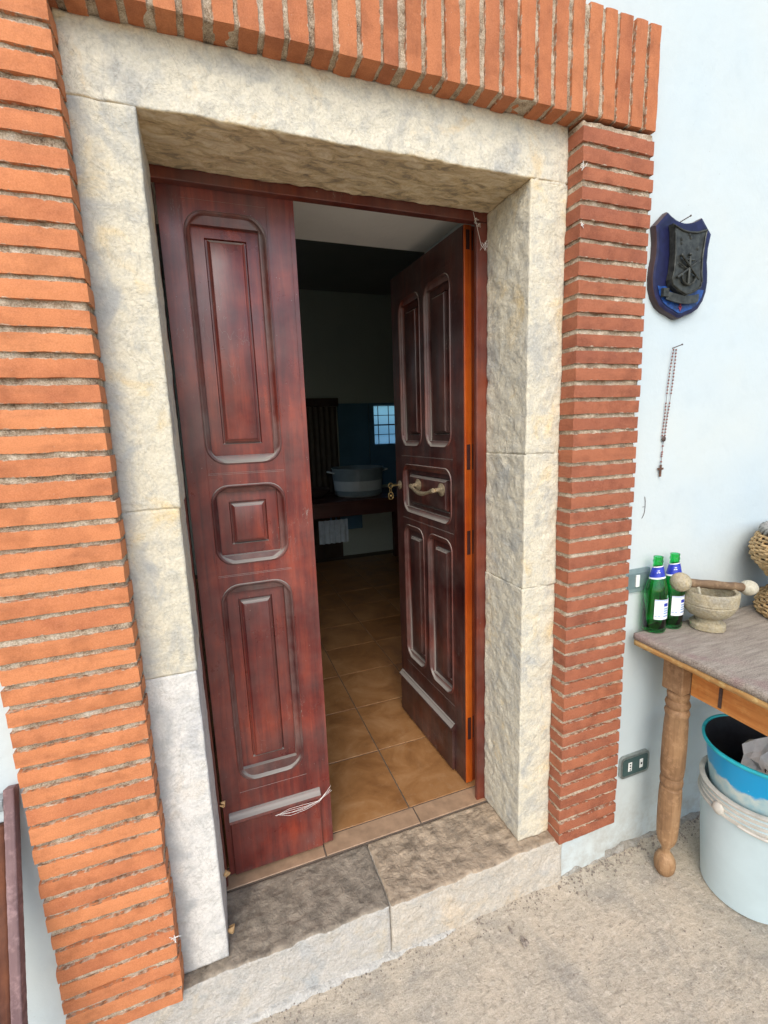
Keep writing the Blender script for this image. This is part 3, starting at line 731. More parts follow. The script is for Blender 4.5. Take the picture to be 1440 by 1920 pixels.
# key with ring in the lock
kx = far + dirv * (-0.04); 
key = MB()
key.tube([(0, 0, 0), (-0.035, 0, 0)], 0.003, 8)
key.tube([(-0.042 + 0.010 * math.cos(a), 0, 0.012 * math.sin(a)) for a in [i * math.pi / 6 for i in range(12)]], 0.0022, 6, closed=True)
key.tube([(-0.042, 0.002 * math.sin(a * 2), -0.018 + 0.008 * math.cos(a)) if False else (-0.042 + 0.005 * math.sin(a), 0, -0.022 + 0.010 * math.cos(a)) for a in [i * math.pi / 6 for i in range(12)]], 0.0012, 5, closed=True)
key.tube([(-0.042 + 0.012 * math.sin(a), 0, -0.048 + 0.017 * math.cos(a)) for a in [i * math.pi / 8 for i in range(16)]], 0.0028, 6, closed=True)
key.ball((-0.042, 0, -0.048), 0.006, 8, 5)
kob = key.build('key', BRASS, None, (kx.x - 0.006, kx.y, 1.171), smooth=60)
tag(kob, 'small brass key with a ring hanging from the lock of the open leaf', 'key')

# ------------------------------------------------------------------ wall plaque
t = thing('wall_plaque', 'blue shield-shaped plaque with dark bronze anchor emblem on the white wall', 'plaque', (1.580, WY, 1.89))
def shield(w, h, topdip, s=1.0):
    """half width w, height h; pointed ears on top, curved to a point at the bottom"""
    P = []
    right = [(1.0, 0.36), (0.93, 0.22), (0.93, 0.08), (0.98, -0.02), (1.0, -0.12), (0.97, -0.22), (0.88, -0.31), (0.72, -0.39), (0.5, -0.44), (0.25, -0.47), (0.06, -0.50)]
    top = []
    for i in range(9):
        q = -1 + 2 * i / 8; top.append((-q * 0.62 * w, h * (0.5 - topdip * (1 - q * q))))
    R1 = [(x * w, z * h) for x, z in right]
    pts = top[::-1][::-1]            # from +x to -x
    L1 = [(-x, z) for x, z in R1]
    return [(x, z) for x, z in R1[::-1]] + top + L1     # counter-clockwise from bottom right
sh = shield(0.120, 0.30, 0.075)
sh_i = [(x * 0.92, z * 0.93) for x, z in sh]
b = MB(); n = len(sh)
def ring(poly, y): return [(x, y, z) for x, z in poly]
loops = [ring(sh, -0.001), ring(sh, -0.014), ring([(x * .975, z * .98) for x, z in sh], -0.019)]
vs = sum(loops, []); fsb = []
for k in range(2):
    for i in range(n): fsb.append([k * n + i, (k + 1) * n + i, (k + 1) * n + (i + 1) % n, k * n + (i + 1) % n][::-1])
b.add(vs, fsb)
b.build('shield_edge', SHIELDSIDE, t, smooth=40, clean=True)
b = MB(); l2 = [ring([(x * .975, z * .98) for x, z in sh], -0.019), ring(sh_i, -0.0215)]
vs = sum(l2, []); b.add(vs, [[i, n + i, n + (i + 1) % n, (i + 1) % n][::-1] for i in range(n)] + [[n + i for i in range(n)]])
b.build('shield_board', NAVY, t, clean=True)
low = [(x, z) for x, z in sh_i if z < -0.06]
lows = [(0.100, -0.055)] + [p for p in sorted(low, key=lambda q: math.atan2(q[1] + .05, q[0]), reverse=True)] + [(-0.100, -0.055)]
b = MB(); lp = [(x * 0.93, z * 0.95 - 0.002) for x, z in sh_i if z < -0.055]
lp.sort(key=lambda q: math.atan2(q[1] + 0.03, q[0]))
b.prism(lp, -0.0232, -0.0218); b.build('lower_field', BLUE_L, t, clean=True)
MB().prism([(0.0, -0.128), (0.008, -0.115), (-0.008, -0.115)], -0.0245, -0.0233).box(-0.003, 0.003, -0.0245, -0.0233, -0.118, -0.106).build('red_arrow', REDP, t)
# bronze relief plate: squared top, swelling sides, pointed bottom
pl = [(0.0, -0.088), (0.03, -0.078), (0.062, -0.062), (0.068, -0.045), (0.062, -0.02), (0.060, 0.03), (0.066, 0.088), (0.072, 0.110), (0.03, 0.098), (0.0, 0.096), (-0.03, 0.098), (-0.072, 0.110), (-0.066, 0.088), (-0.060, 0.03), (-0.062, -0.02), (-0.068, -0.045), (-0.062, -0.062), (-0.03, -0.078)]
MB().prism(pl, -0.040, -0.0235).build('relief_plate', BRONZE, t, clean=True)
b = MB(); b.tube([(x * .95, -0.0415, z * .95) for x, z in pl], 0.0026, 6, closed=True)
b.build('relief_rim', BRONZE, t, smooth=60)
b = MB(); Y = -0.045
b.tube([(0, Y, 0.022), (0, Y, -0.055)], 0.0045, 8); b.ball((0, Y, 0.029), 0.005, 8, 5)
b.tube([(-0.020, Y, 0.014), (0.020, Y, 0.014)], 0.003, 6)
b.tube([(0.030 * math.sin(a), Y, -0.030 - 0.027 * math.cos(a)) for a in [R(-80 + 16 * i) for i in range(11)]], 0.0035, 6)
b.ball((-0.031, Y, -0.032), 0.006, 6, 4); b.ball((0.031, Y, -0.032), 0.006, 6, 4)
b.build('anchor', BRONZE, t, smooth=60)
b = MB()
b.tube([(-0.048, Y, -0.040), (0.044, Y, 0.016)], [0.0045, 0.0025], 6); b.tube([(0.040, Y - .003, -0.040), (-0.036, Y - .003, 0.022)], [0.0025, 0.004], 6)
b.tube([(-0.044, Y, 0.002), (0.03, Y, -0.028)], 0.002, 6); b.ball((-0.034, Y, 0.024), 0.005, 6, 4)
b.build('crossed_rifles', BRONZE, t, smooth=60)
for px, pz in ((-0.034, 0.070), (0.004, 0.078), (0.036, 0.050), (-0.002, 0.086), (-0.033, 0.060)):
    b = MB(); b.ball((px, -0.0405, pz), 0.0055, 5, 4, sc=(1, .5, 1)); b.build('star', BRONZE, t)
b = MB(); sc = []
for i in range(9):
    q = -1 + i / 4; sc.append((q * 0.070, -0.030 - 0.008 * (1 - q * q), -0.098 + 0.012 * q * q))
vs = []; 
for x, y, z in sc: vs += [(x, y, z + 0.012), (x, y, z - 0.012), (x, y + .006, z + 0.012), (x, y + .006, z - 0.012)]
fs_ = []
for i in range(8):
    o_ = i * 4; fs_ += [[o_ + 1, o_ + 5, o_ + 4, o_], [o_, o_ + 4, o_ + 6, o_ + 2], [o_ + 3, o_ + 7, o_ + 5, o_ + 1]]
b.add(vs, fs_); b.box(-0.086, -0.064, -0.034, -0.024, -0.092, -0.068); b.build('scroll', BRONZE, t, clean=True)
tag(MB().tube([(0, 0, 0), (0.012, -0.03, 0.010)], 0.0015, 6).ball((0.0125, -0.031, 0.0105), 0.003, 6, 4).build('nail', IRON, None, (1.575, WY, 2.022)), 'thin nail sticking out of the wall above the blue shield plaque', 'nail')

# ------------------------------------------------------------------ rosary
rs = thing('rosary', 'brown bead rosary with a small cross hanging on the white wall', 'rosary', (1.590, WY, 1.652))
b = MB(); nb = 27
def side(i, s):
    q = i / (nb - 1); z = -0.004 - q * 0.272
    return (s * (0.006 + 0.0035 * math.sin(math.pi * min(1, q * 1.3))) - 0.020 * q, -0.008 + 0.003 * q, z)
for s in (-1, 1):
    b = MB()
    for i in range(nb):
        if i in (14, 15): continue
        b.ball(side(i, s), 0.0029, 6, 4)
    o = b.build('bead_string', BEAD, rs, smooth=60); o['kind'] = 'stuff'
b = MB()
for s in (-1, 1): b.tube([side(i, s) for i in range(nb)] + [(-0.020, -0.006, -0.284)], 0.0007, 5)
b.tube([(-0.020, -0.006, -0.29), (-0.024, -0.006, -0.372)], 0.0008, 5)
b.build('cord', IRON, rs)
MB().ball((-0.020, -0.007, -0.287), 0.0085, 8, 6, sc=(1, .5, 1.1)).build('medal', IRON, rs, smooth=60)
for k, z in enumerate((-0.31, -0.33, -0.337, -0.344, -0.362)):
    MB().ball((-0.0215 - 0.0006 * k, -0.006, z), 0.0032, 6, 4).build('bead', BEAD, rs, smooth=60)
MB().box(-0.0285, -0.0215, -0.009, -0.004, -0.412, -0.372, b=.001).box(-0.037, -0.014, -0.0095, -0.0035, -0.389, -0.382, b=.001).build('cross', CROSSW, rs)
tag(MB().tube([(0, 0, 0), (0.016, -0.02, 0.008)], 0.0014, 6).ball((0.0165, -0.021, 0.0085), 0.0028, 6, 4).build('nail', IRON, None, (1.588, WY, 1.654)), 'thin nail holding the rosary', 'nail')

# ------------------------------------------------------------------ switch & socket
t = thing('light_switch', 'grey light switch with a white rocker, behind the green bottles', 'light switch', (1.492, WY, 0.888))
def rplate(w, h, r, y0, y1):
    P = []
    for cx, cz, a0_ in ((w - r, h - r, 0), (-w + r, h - r, 90), (-w + r, -h + r, 180), (w - r, -h + r, 270)):
        for i in range(6): a = R(a0_ + 18 * i); P.append((cx + r * math.cos(a), cz + r * math.sin(a)))
    return MB().prism(P, y0, y1)
rplate(0.056, 0.041, 0.008, -0.008, -0.001).build('plate', GREYP, t, clean=True)
rplate(0.046, 0.026, 0.003, -0.0105, -0.0082).build('insert', simple('switch_insert', (0.14, 0.20, 0.20), 0.5), t, clean=True)
MB().box(-0.014, 0.002, -0.0155, -0.0107, -0.021, 0.021, b=.001).build('rocker', WHITEP, t)
t = thing('power_socket', 'dark green power socket with chrome rim low beside the brick pillar', 'socket', (1.533, WY, 0.166))
rplate(0.070, 0.044, 0.018, -0.012, -0.001).build('rim', CHROME, t, clean=True)
rplate(0.061, 0.034, 0.010, -0.0128, -0.0121).build('face', GREYP_D, t, clean=True)
MB().box(-0.036, -0.018, -0.0145, -0.0129, -0.018, 0.018, b=.0008).build('outlet', WHITEP, t)
b = MB()
for z in (-0.011, 0, 0.011): b.lathe([(0.003, 0), (0.003, 0.0012)], 8)
for z, k in zip((-0.011, 0, 0.011), range(3)): b.v[k * 16:(k + 1) * 16] = [(x - 0.027, -0.0147 - zz, y + z) for x, y, zz in b.v[k * 16:(k + 1) * 16]]
b.build('pin_holes', DARK, t)
MB().box(0.020, 0.036, -0.0145, -0.0129, -0.018, 0.018, b=.0008).build('outlet', WHITEP, t)
MB().ball((0.028, -0.0147, 0), 0.0048, 8, 4, sc=(1, .3, 1)).build('hole', DARK, t)

# ------------------------------------------------------------------ outdoor table
TZ = 0.715
tb = thing('wooden_table', 'old wooden table with weathered grey top and turned leg against the wall', 'table', (1.455, 0.012, TZ))
def td(p): return Vector((0.0025 * fbm(p, 12, 3), 0.002 * fbm(p, 12, 3, 4), 0.0014 * fbm(p, 20, 3, 8)))
me = rough_box(0, 1.30, -0.70, 0.0, -0.024, 0.0, 0.010, 0.005, td, 'tabletop')
link('tabletop', me, TABLETOP, tb, smooth=180)
def td2(p): return Vector((0.003 * fbm(p, 30, 3), 0.002 * fbm(p, 25, 3, 4), 0.0015 * fbm(p, 30, 3, 8)))
me = rough_box(0.003, 1.295, -0.695, -0.003, -0.044, -0.0235, 0.012, 0.003, td2, 'underboard')
link('underboard', me, wood_mat('ochre_chipped_edge', (0.40, 0.19, 0.05), (0.55, 0.33, 0.12), (0.66, 0.47, 0.2), 0.7, 'y', wear=0.3), tb, smooth=180)
MB().box(0.098, 0.120, -0.60, -0.146, -0.176, -0.0445, b=.002).build('apron', PINE, tb)
MB().box(0.094, 0.0975, -0.245, -0.236, -0.165, -0.10).build('rusty_clip', IRON, tb)
MB().box(0.13, 1.2, -0.10, -0.08, -0.176, -0.0445, b=.002).build('apron', OLDWOOD, tb)
MB().box(0.130, 1.2, -0.66, -0.64, -0.176, -0.0445, b=.002).build('apron', PINE, tb)
LG = [(0.013, -0.900), (0.024, -0.893), (0.032, -0.878), (0.035, -0.858), (0.033, -0.838), (0.025, -0.820), (0.014, -0.808), (0.0135, -0.790), (0.020, -0.778), (0.028, -0.762), (0.0325, -0.742),
      (0.0345, -0.70), (0.0355, -0.64), (0.0355, -0.575), (0.034, -0.545), (0.030, -0.541), (0.030, -0.536), (0.0345, -0.531), (0.036, -0.520), (0.0345, -0.508), (0.030, -0.503), (0.030, -0.498), (0.035, -0.493),
      (0.0375, -0.46), (0.0375, -0.36), (0.036, -0.30), (0.034, -0.272), (0.036, -0.266), (0.038, -0.256), (0.034, -0.246), (0.030, -0.242), (0.035, -0.236), (0.038, -0.226), (0.035, -0.216), (0.030, -0.211), (0.033, -0.203), (0.034, -0.190), (0.030, -0.184), (0.034, -0.178)]
lm = MB().lathe(LG, 28).box(-0.036, 0.036, -0.036, 0.036, -0.176, -0.0445, b=.003).mesh('leg'); 
for x, y in ((0.098, -0.107), (1.2, -0.107), (0.098, -0.638), (1.2, -0.638)):
    o = link('leg', lm, OLDWOOD, tb, (x, y, 0))
lm.shade_smooth(); lm.set_sharp_from_angle(angle=R(35))

# bottles
bm1 = [(0.0, 0.003), (0.028, 0.001), (0.0345, 0.004), (0.0365, 0.012), (0.0365, 0.135), (0.035, 0.150), (0.030, 0.170), (0.0235, 0.190), (0.0185, 0.208), (0.0155, 0.225), (0.0145, 0.240), (0.0155, 0.243), (0.0160, 0.247), (0.0145, 0.250), (0.0143, 0.256), (0.0152, 0.258), (0.0150, 0.262), (0.0115, 0.262), (0.0115, 0.245), (0.0125, 0.225), (0.0155, 0.207), (0.0205, 0.189), (0.027, 0.169), (0.032, 0.149), (0.0335, 0.134), (0.0335, 0.015), (0.025, 0.010), (0.0, 0.012)]
def bottle(x, y, rz, label):
    t = thing('beer_bottle', label, 'bottle', (x, y, TZ + 0.0005), (0, 0, rz), 'green bottles on the table')
    me = MB().lathe(bm1, 32, cap0=False, cap1=False).mesh('glass', True)
    link('glass', me, GLASS, t, smooth=60)
    def wrap(name, z0, z1, rr0, rr1, a0, a1, mat, off=0.0006, rise=0.0):
        n = 20; vs = []
        for k, (z, r_) in enumerate(((z0, rr0), (z1, rr1))):
            for i in range(n + 1):
                a = R(a0 + (a1 - a0) * i / n); vs.append(((r_ + off) * math.cos(a), (r_ + off) * math.sin(a), z + rise * math.cos(R((a0 + (a1 - a0) * i / n)) + 1.0)))
        MB().add(vs, [[i, i + 1, n + 2 + i, n + 1 + i] for i in range(n)]).build(name, mat, t, smooth=60)
    wrap('label', 0.052, 0.122, 0.0365, 0.0365, -138, -30, LABELW)
    wrap('label_crest', 0.098, 0.109, 0.0365, 0.0365, -92, -64, LABELB, 0.0010)
    wrap('label_line', 0.118, 0.1205, 0.0365, 0.0365, -137, -31, LABELT, 0.0010)
    for q, (za, zb) in enumerate(((0.088, 0.092), (0.080, 0.084), (0.072, 0.076), (0.062, 0.066))):
        wrap('label_print', za, zb, 0.0365, 0.0365, -92, -58, LABELT, 0.0010)
    for q in range(2): wrap('label_print', 0.063, 0.0655, 0.0365, 0.0365, -136 + 16 * q, -125 + 16 * q, LABELT, 0.0010)
    def neck(z): 
        P_ = bm1
        for (r0, z0), (r1, z1) in zip(P_[4:10], P_[5:11]):
            if z0 <= z <= z1: return r0 + (r1 - r0) * (z - z0) / (z1 - z0)
        return 0.0147
    wrap('neck_band', 0.188, 0.193, neck(.188), neck(.193), -180, 180, LABELW, 0.0012, 0.004)
    wrap('neck_label', 0.193, 0.2265, neck(.193), neck(.226), -180, 180, LABELB, 0.0012, 0.004)
    wrap('neck_band', 0.226, 0.230, neck(.226), neck(.230), -180, 180, LABELW, 0.0012, 0.004)
    wrap('neck_print', 0.208, 0.2105, neck(.208), neck(.2105), -140, -110, LABELW, 0.002, 0.004)
    wrap('neck_print', 0.214, 0.2165, neck(.214), neck(.2165), -135, -115, LABELW, 0.002, 0.004)
bottle(1.5335, -0.002, R(-6), 'green glass bottle with blue neck label, at the corner of the table')
bottle(1.612, -0.001, R(-4), 'second green glass bottle, between the corner bottle and the stone mortar')

# mortar and pestle
t = thing('stone_mortar', 'footed stone mortar bowl on the table beside the green bottles', 'mortar', (1.712, -0.062, TZ))
t.scale = (0.94, 0.94, 1)
mp = [(0.050, 0.0), (0.056, 0.004), (0.057, 0.020), (0.050, 0.026), (0.040, 0.030), (0.038, 0.040), (0.046, 0.044), (0.062, 0.052), (0.076, 0.066), (0.084, 0.082), (0.087, 0.092), (0.084, 0.096), (0.088, 0.099), (0.0885, 0.120), (0.088, 0.134), (0.082, 0.139), (0.074, 0.135), (0.068, 0.10), (0.050, 0.07), (0.02, 0.055), (0.0, 0.052)]
b = MB().lathe(mp, 40, fn=lambda a, z: 1 + 0.014 * math.sin(3 * a + z * 30) + (0.05 if (abs(((a * 2 / math.pi) % 1) - .5) > .42 and z < 0.03) else 0))
b.build('bowl', MORTSTONE, t, smooth=50, clean=True)
p_ = thing('pestle', 'double-ended wooden pestle resting across the rim of the stone mortar', 'pestle', (1.712, -0.062, TZ + 0.152))
pa = Vector((-0.108, 0.028, 0.020)); pb_ = Vector((0.130, -0.040, -0.016))
MB().tube([pa.lerp(pb_, q / 10) for q in range(11)], [0.0145 + 0.0012 * math.sin(q * 1.7) for q in range(11)], 12).build('shaft', PESTLEW, p_, smooth=60)
MB().ball(pa, 0.0325, 18, 12, sc=(0.98, 1, 1.0)).build('knob', MORTSTONE, p_, smooth=180)
MB().ball(pb_, 0.0275, 18, 12, sc=(1.1, 1, 0.95)).build('knob', MORTPALE, p_, smooth=180)
tag(MB().tube([(1.667, -0.075, TZ + .07), (1.652, -0.062, TZ + 0.155)], 0.0045, 8).build('stick', MORTPALE, None, smooth=60), 'small pale stick standing in the stone mortar', 'stick')

# wicker basket (mostly outside the frame)
def basket():
    C0 = (2.12, -0.165)
    t = thing('wicker_basket', 'round wicker basket on a woven foot at the right edge of the table', 'basket', (C0[0], C0[1], TZ))
    prof = [(0.165, 0.004), (0.172, 0.03), (0.165, 0.06), (0.140, 0.085), (0.118, 0.105), (0.125, 0.125), (0.150, 0.150), (0.178, 0.180), (0.198, 0.212), (0.203, 0.240), (0.198, 0.266), (0.185, 0.288), (0.172, 0.304)]
    def rad(z):
        for (r0, z0), (r1, z1) in zip(prof, prof[1:]):
            if z0 <= z <= z1: return r0 + (r1 - r0) * (z - z0) / (z1 - z0)
        return prof[-1][0]
    N = 84; z = 0.006; row = 0
    wv = []
    while z < 0.292:
        pts = []
        for i in range(N):
            a = 2 * math.pi * i / N
            w = math.cos(a * 21 + math.pi * row)
            r_ = rad(z) + 0.0045 * w
            pts.append((r_ * math.cos(a), r_ * math.sin(a), z + 0.004 * math.sin(a + row) ))
        wv.append(pts); z += 0.0094; row += 1
    for part, sel in (('foot_weave', [p for p in wv if p[0][2] < 0.10]), ('body_weave', [p for p in wv if p[0][2] >= 0.10])):
        b = MB()
        for p in sel: b.tube(p, 0.0050, 5, closed=True)
        o = b.build(part, WICKER, t, smooth=60); o['kind'] = 'stuff'
    b = MB()
    for k in range(42):
        a = 2 * math.pi * (k + .5) / 42
        b.tube([(rad(z_) * math.cos(a), rad(z_) * math.sin(a), z_) for _, z_ in prof], 0.0032, 5)
    o = b.build('stakes', WICKER, t); o['kind'] = 'stuff'
    b = MB()
    for ph in range(3):
        b.tube([((0.170 + 0.010 * math.cos(a * 14 + ph * 2.09)) * math.cos(a), (0.170 + 0.010 * math.cos(a * 14 + ph * 2.09)) * math.sin(a), 0.308 + 0.012 * math.sin(a * 14 + ph * 2.09)) for a in [2 * math.pi * i / 140 for i in range(140)]], 0.0065, 6, closed=True)
    b.build('braided_rim', WICKER_G, t, smooth=60)
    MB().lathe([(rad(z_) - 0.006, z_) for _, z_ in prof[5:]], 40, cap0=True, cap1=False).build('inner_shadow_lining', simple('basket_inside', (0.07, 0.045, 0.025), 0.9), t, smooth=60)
basket()

# ------------------------------------------------------------------ buckets
BX, BY = 1.772, -0.238
t = thing('white_bucket', 'large white plastic bucket standing under the table', 'bucket', (BX, BY, ZT))
b = MB().lathe([(0.0, 0.002), (0.128, 0.0), (0.136, 0.006), (0.150, 0.20), (0.156, 0.335), (0.1565, 0.338), (0.1565, 0.395), (0.150, 0.395), (0.148, 0.30), (0.128, 0.01), (0.0, 0.01)], 56, cap0=False, cap1=False)
b.build('body', BUCKW, t, smooth=40, clean=True)
b = MB()
for z, r_ in ((0.338, 0.166), (0.356, 0.163), (0.374, 0.163)):
    b.lathe([(0.155, z - .002), (r_, z), (r_, z + 0.005), (0.155, z + .007)], 56, cap0=False, cap1=False)
b.lathe([(0.155, 0.392), (0.164, 0.393), (0.166, 0.400), (0.160, 0.404), (0.150, 0.402)], 56, cap0=False, cap1=False)
b.build('rim', BUCKCREAM, t, smooth=50)
# folded-down handle hugging the front
pts = []
for i in range(41):
    a = R(195 + 150 * i / 40); q = math.sin(math.pi * i / 40)
    pts.append((0.171 * math.cos(a), 0.171 * math.sin(a), 0.345 - 0.018 * q))
MB().tube(pts, 0.0055, 8).build('handle', BUCKCREAM, t, smooth=60)
b = MB(); b.ball((-0.160, 0.02, 0.352), 0.020, 10, 6, sc=(.6, 1, 1.1)); b.build('handle_lug', BUCKCREAM, t, smooth=60)
t = thing('blue_bucket', 'bright blue bucket nested in the white bucket, with rubbish inside', 'bucket', (BX, BY, ZT + 0.30))
MB().lathe([(0.0, 0.0), (0.120, 0.0), (0.138, 0.10), (0.155, 0.225), (0.160, 0.236), (0.162, 0.240)], 56, cap0=False, cap1=False).build('body', BUCKB, t, smooth=60, clean=True)
b = MB().lathe([(0.162, 0.238), (0.168, 0.240), (0.170, 0.247), (0.168, 0.252), (0.162, 0.252), (0.160, 0.247)], 56, cap0=False, cap1=False, fn=lambda a, z: 1 + 0.006 * math.sin(5 * a))
b.build('rim', BUCKRIM, t, smooth=60)
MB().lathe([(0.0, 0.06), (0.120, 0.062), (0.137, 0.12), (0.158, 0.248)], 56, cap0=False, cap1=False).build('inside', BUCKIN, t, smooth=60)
def crumple(name, label, cat, c, s, seed, mat, flat=.5):
    bm = bmesh.new(); bmesh.ops.create_icosphere(bm, subdivisions=2 if 'paper' in name else 3, radius=1)
    for v in bm.verts:
        p = v.co.copy(); k = 1 + (1.6 if 'paper' in name else 0.9) * fbm(p, 1.3, 2, seed) + 0.35 * abs(fbm(p, 3.5, 2, seed + 3))
        v.co = Vector((p.x * s[0], p.y * s[1], p.z * s[2])) * k
    me = bpy.data.meshes.new(name); bm.to_mesh(me); bm.free()
    return tag(link(name, me, mat, None, c), label, cat)
crumple('crumpled_paper', 'crumpled white paper poking up inside the blue bucket', 'paper', (BX + 0.01, BY + 0.01, ZT + 0.475), (0.062, 0.04, 0.058), 5, PAPER)
crumple('paper_scrap', 'small torn paper scrap against the near side inside the blue bucket', 'paper', (BX - 0.058, BY - 0.03, ZT + 0.445), (0.034, 0.03, 0.04), 15, PAPER)
crumple('rubbish', 'brown rubbish between the papers in the blue bucket', 'rubbish', (BX - 0.022, BY - 0.04, ZT + 0.45), (0.022, 0.03, 0.03), 25, simple('brown_rubbish', (0.07, 0.04, 0.03), 0.8))

# ------------------------------------------------------------------ left edge: sill and leaning board
pb = thing('leaning_board', 'rusty brown board with a rough purplish edge leaning left of the brick pillar', 'board', (-0.307, 0.045, 0.68))
ang = math.atan2(0.150, 0.447)
Lb = 0.92
def bd(p): return Vector((0.0006 * fbm(p, 60, 3), 0.0022 * fbm(p, 70, 3, 5), 0))
me = rough_box(-0.085, -0.0195, -0.024, 0.0, -Lb, -0.068, 0.008, 0.002, bd, 'board'); 
o = link('board', me, PLANKW, pb, rot=(-ang, 0, 0), smooth=180)
me = rough_box(-0.019, 0.0, -0.028, 0.0, -Lb, 0.004, 0.004, 0.0008, bd, 'edging')
o = link('edging', me, PLANKE, pb, rot=(-ang, 0, 0), smooth=180)
ws = thing('window_sill', 'grey stone sill with a white lip left of the brick pillar', 'window sill', (-0.34, 0.045, 0.66))
MB().box(-0.6, 0.012, -0.03, -0.001, -0.014, 0.012, b=.002).build('slab', SLATE, ws)
MB().box(-0.6, 0.010, -0.022, -0.001, -0.045, -0.0145, b=.002).build('lip', PLASTER, ws)

# ------------------------------------------------------------------ small litter
def dryleaf(x, y, z, s, rot, label):
    b = MB(); n = 7; vs = []
    for i in range(n):
        q = i / (n - 1); w = math.sin(math.pi * min(0.98, q * .9 + .05)) * 0.4
        c = Vector((math.sin(q * 4.4) * 0.5, 0, -math.cos(q * 4.4) * 0.5)) * s
        for k in (-1, 0, 1): vs.append((c.x, k * w * s, c.z + abs(k) * 0.1 * s * math.sin(i * 2)))
    fs_ = []
    for i in range(n - 1):
        for k in range(2): a = i * 3 + k; fs_.append([a, a + 1, a + 4, a + 3])
    o = b.add(vs, fs_).build('dry_leaf', LEAFM, None, (x, y, z), rot, smooth=60)
    sm_ = o.modifiers.new('t', 'SOLIDIFY'); sm_.thickness = 0.0006
    tag(o, label, 'leaf', 'dry leaves on the left jamb edge')
dryleaf(0.094, 0.20, 0.360, 0.018, (0.5, 0.9, 0.3), 'dry curled leaf highest on the left jamb edge, beside the lower panel')
dryleaf(0.086, 0.17, 0.150, 0.020, (0.2, 0.1, 0.8), 'dry leaf caught on the left jamb edge beside the kick board')
dryleaf(0.085, 0.11, 0.030, 0.024, (1.2, 0.3, 0.2), 'curled dry leaf lying lowest, at the foot of the left jamb')
def web(pts, label, r_=0.0006):
    b = MB()
    for p in pts: b.tube(p, r_, 4)
    tag(b.build('cobweb', WEB), label, 'cobweb')
tag(MB().tube([(1.508, 0.0435, 1.176), (1.511, 0.043, 1.160), (1.512, 0.043, 1.140), (1.510, 0.043, 1.122), (1.505, 0.043, 1.110), (1.500, 0.043, 1.103)], 0.0009, 5).tube([(1.500, 0.0435, 1.142), (1.512, 0.0435, 1.142)], 0.0006, 4).build('thread', IRON), 'short dark thread stuck on the white wall above the switch', 'thread')
random.seed(3)
w = [[(0.982, 0.262, 2.075), (0.992, 0.262, 2.045), (1.000, 0.262, 2.02), (1.010, 0.262, 1.985), (1.024, 0.262, 1.972), (1.034, 0.265, 1.985)]]
for c, s in (((0.996, .262, 2.052), 0.010), ((1.001, .262, 2.04), 0.008), ((1.020, .262, 1.982), 0.014), ((1.028, .262, 1.99), 0.012)):
    w.append([(c[0] + random.uniform(-s, s), c[1] + random.uniform(-.003, .003), c[2] + random.uniform(-s, s)) for _ in range(9)])
def tuft(c, s, label):
    w = []
    for _ in range(9):
        d = Vector((random.uniform(-1, 1), random.uniform(-.5, 0.1), random.uniform(-1, 1))) * s
        w.append([Vector(c) + d * q + Vector((random.uniform(-1, 1), 0, random.uniform(-1, 1))) * s * 0.2 for q in (0, .4, .7, 1)])
    web(w, label, 0.0008)
tuft((1.160, -0.002, 2.095), 0.013, 'white spider web tuft on the corner of the third brick of the right pillar')
tuft((1.160, -0.002, 1.955), 0.009, 'small web tuft on the right pillar corner below the larger tuft')
tuft((-0.038, -0.003, 0.195), 0.014, 'grey web tuft on the inner corner of the left pillar near its foot')
web(w, 'dusty cobweb hanging in the upper right corner of the door frame')
w = []
for k in range(5):
    w.append([(lx0, 0.262 + random.uniform(-.004, .004), z0) for lx0, z0 in [(0.25 + 0.045 * q + random.uniform(-.006, .006), 0.212 - 0.006 * k * math.sin(q) + 0.01 * math.sin(q * .8) + (0.03 if q > 3 else 0)) for q in range(5)]])
web(w, 'thin cobweb across the kick board moulding of the left door leaf', 0.0005)
crumple('pebble', 'dark pebble lying on the terrace in front of the doorstep', 'pebble', (0.942, -0.104, ZT + 0.008), (0.010, 0.012, 0.008), 3, PEBM)
crumple('stone_chip', 'thin dark stone chip beside the pebble on the terrace', 'stone chip', (0.925, -0.055, ZT + 0.004), (0.004, 0.012, 0.004), 8, PEBM)
random.seed(11)
b = MB()
for _ in range(900):
    x = random.uniform(-0.1, 2.2); y = random.uniform(-0.7, 0.02)
    if random.random() < .5: y = random.uniform(-0.05, 0.02)
    s = random.uniform(0.0007, 0.0026)
    b.ball((x, y, ZT + s * 0.6), s, 5, 3, sc=(random.uniform(.7, 1.5), random.uniform(.7, 1.5), .8))
for _ in range(420):
    x = random.uniform(1.2, 2.2); y = 0.035 - abs(random.gauss(0, 0.035)); s = random.uniform(0.0010, 0.0042)
    b.ball((x, y, ZT + s * 0.5), s, 5, 3, sc=(random.uniform(.7, 1.5), random.uniform(.7, 1.5), .8))
for _ in range(160):
    x = random.uniform(-0.1, 1.25); y = 0.022 - abs(random.gauss(0, 0.02)); s = random.uniform(0.001, 0.0032)
    b.ball((x, y, ZT + s * 0.5), s, 5, 3, sc=(random.uniform(.7, 1.5), random.uniform(.7, 1.5), .8))
tag(b.build('grit', PEBM), 'fine dark grit scattered over the concrete terrace', 'grit', kind='stuff')

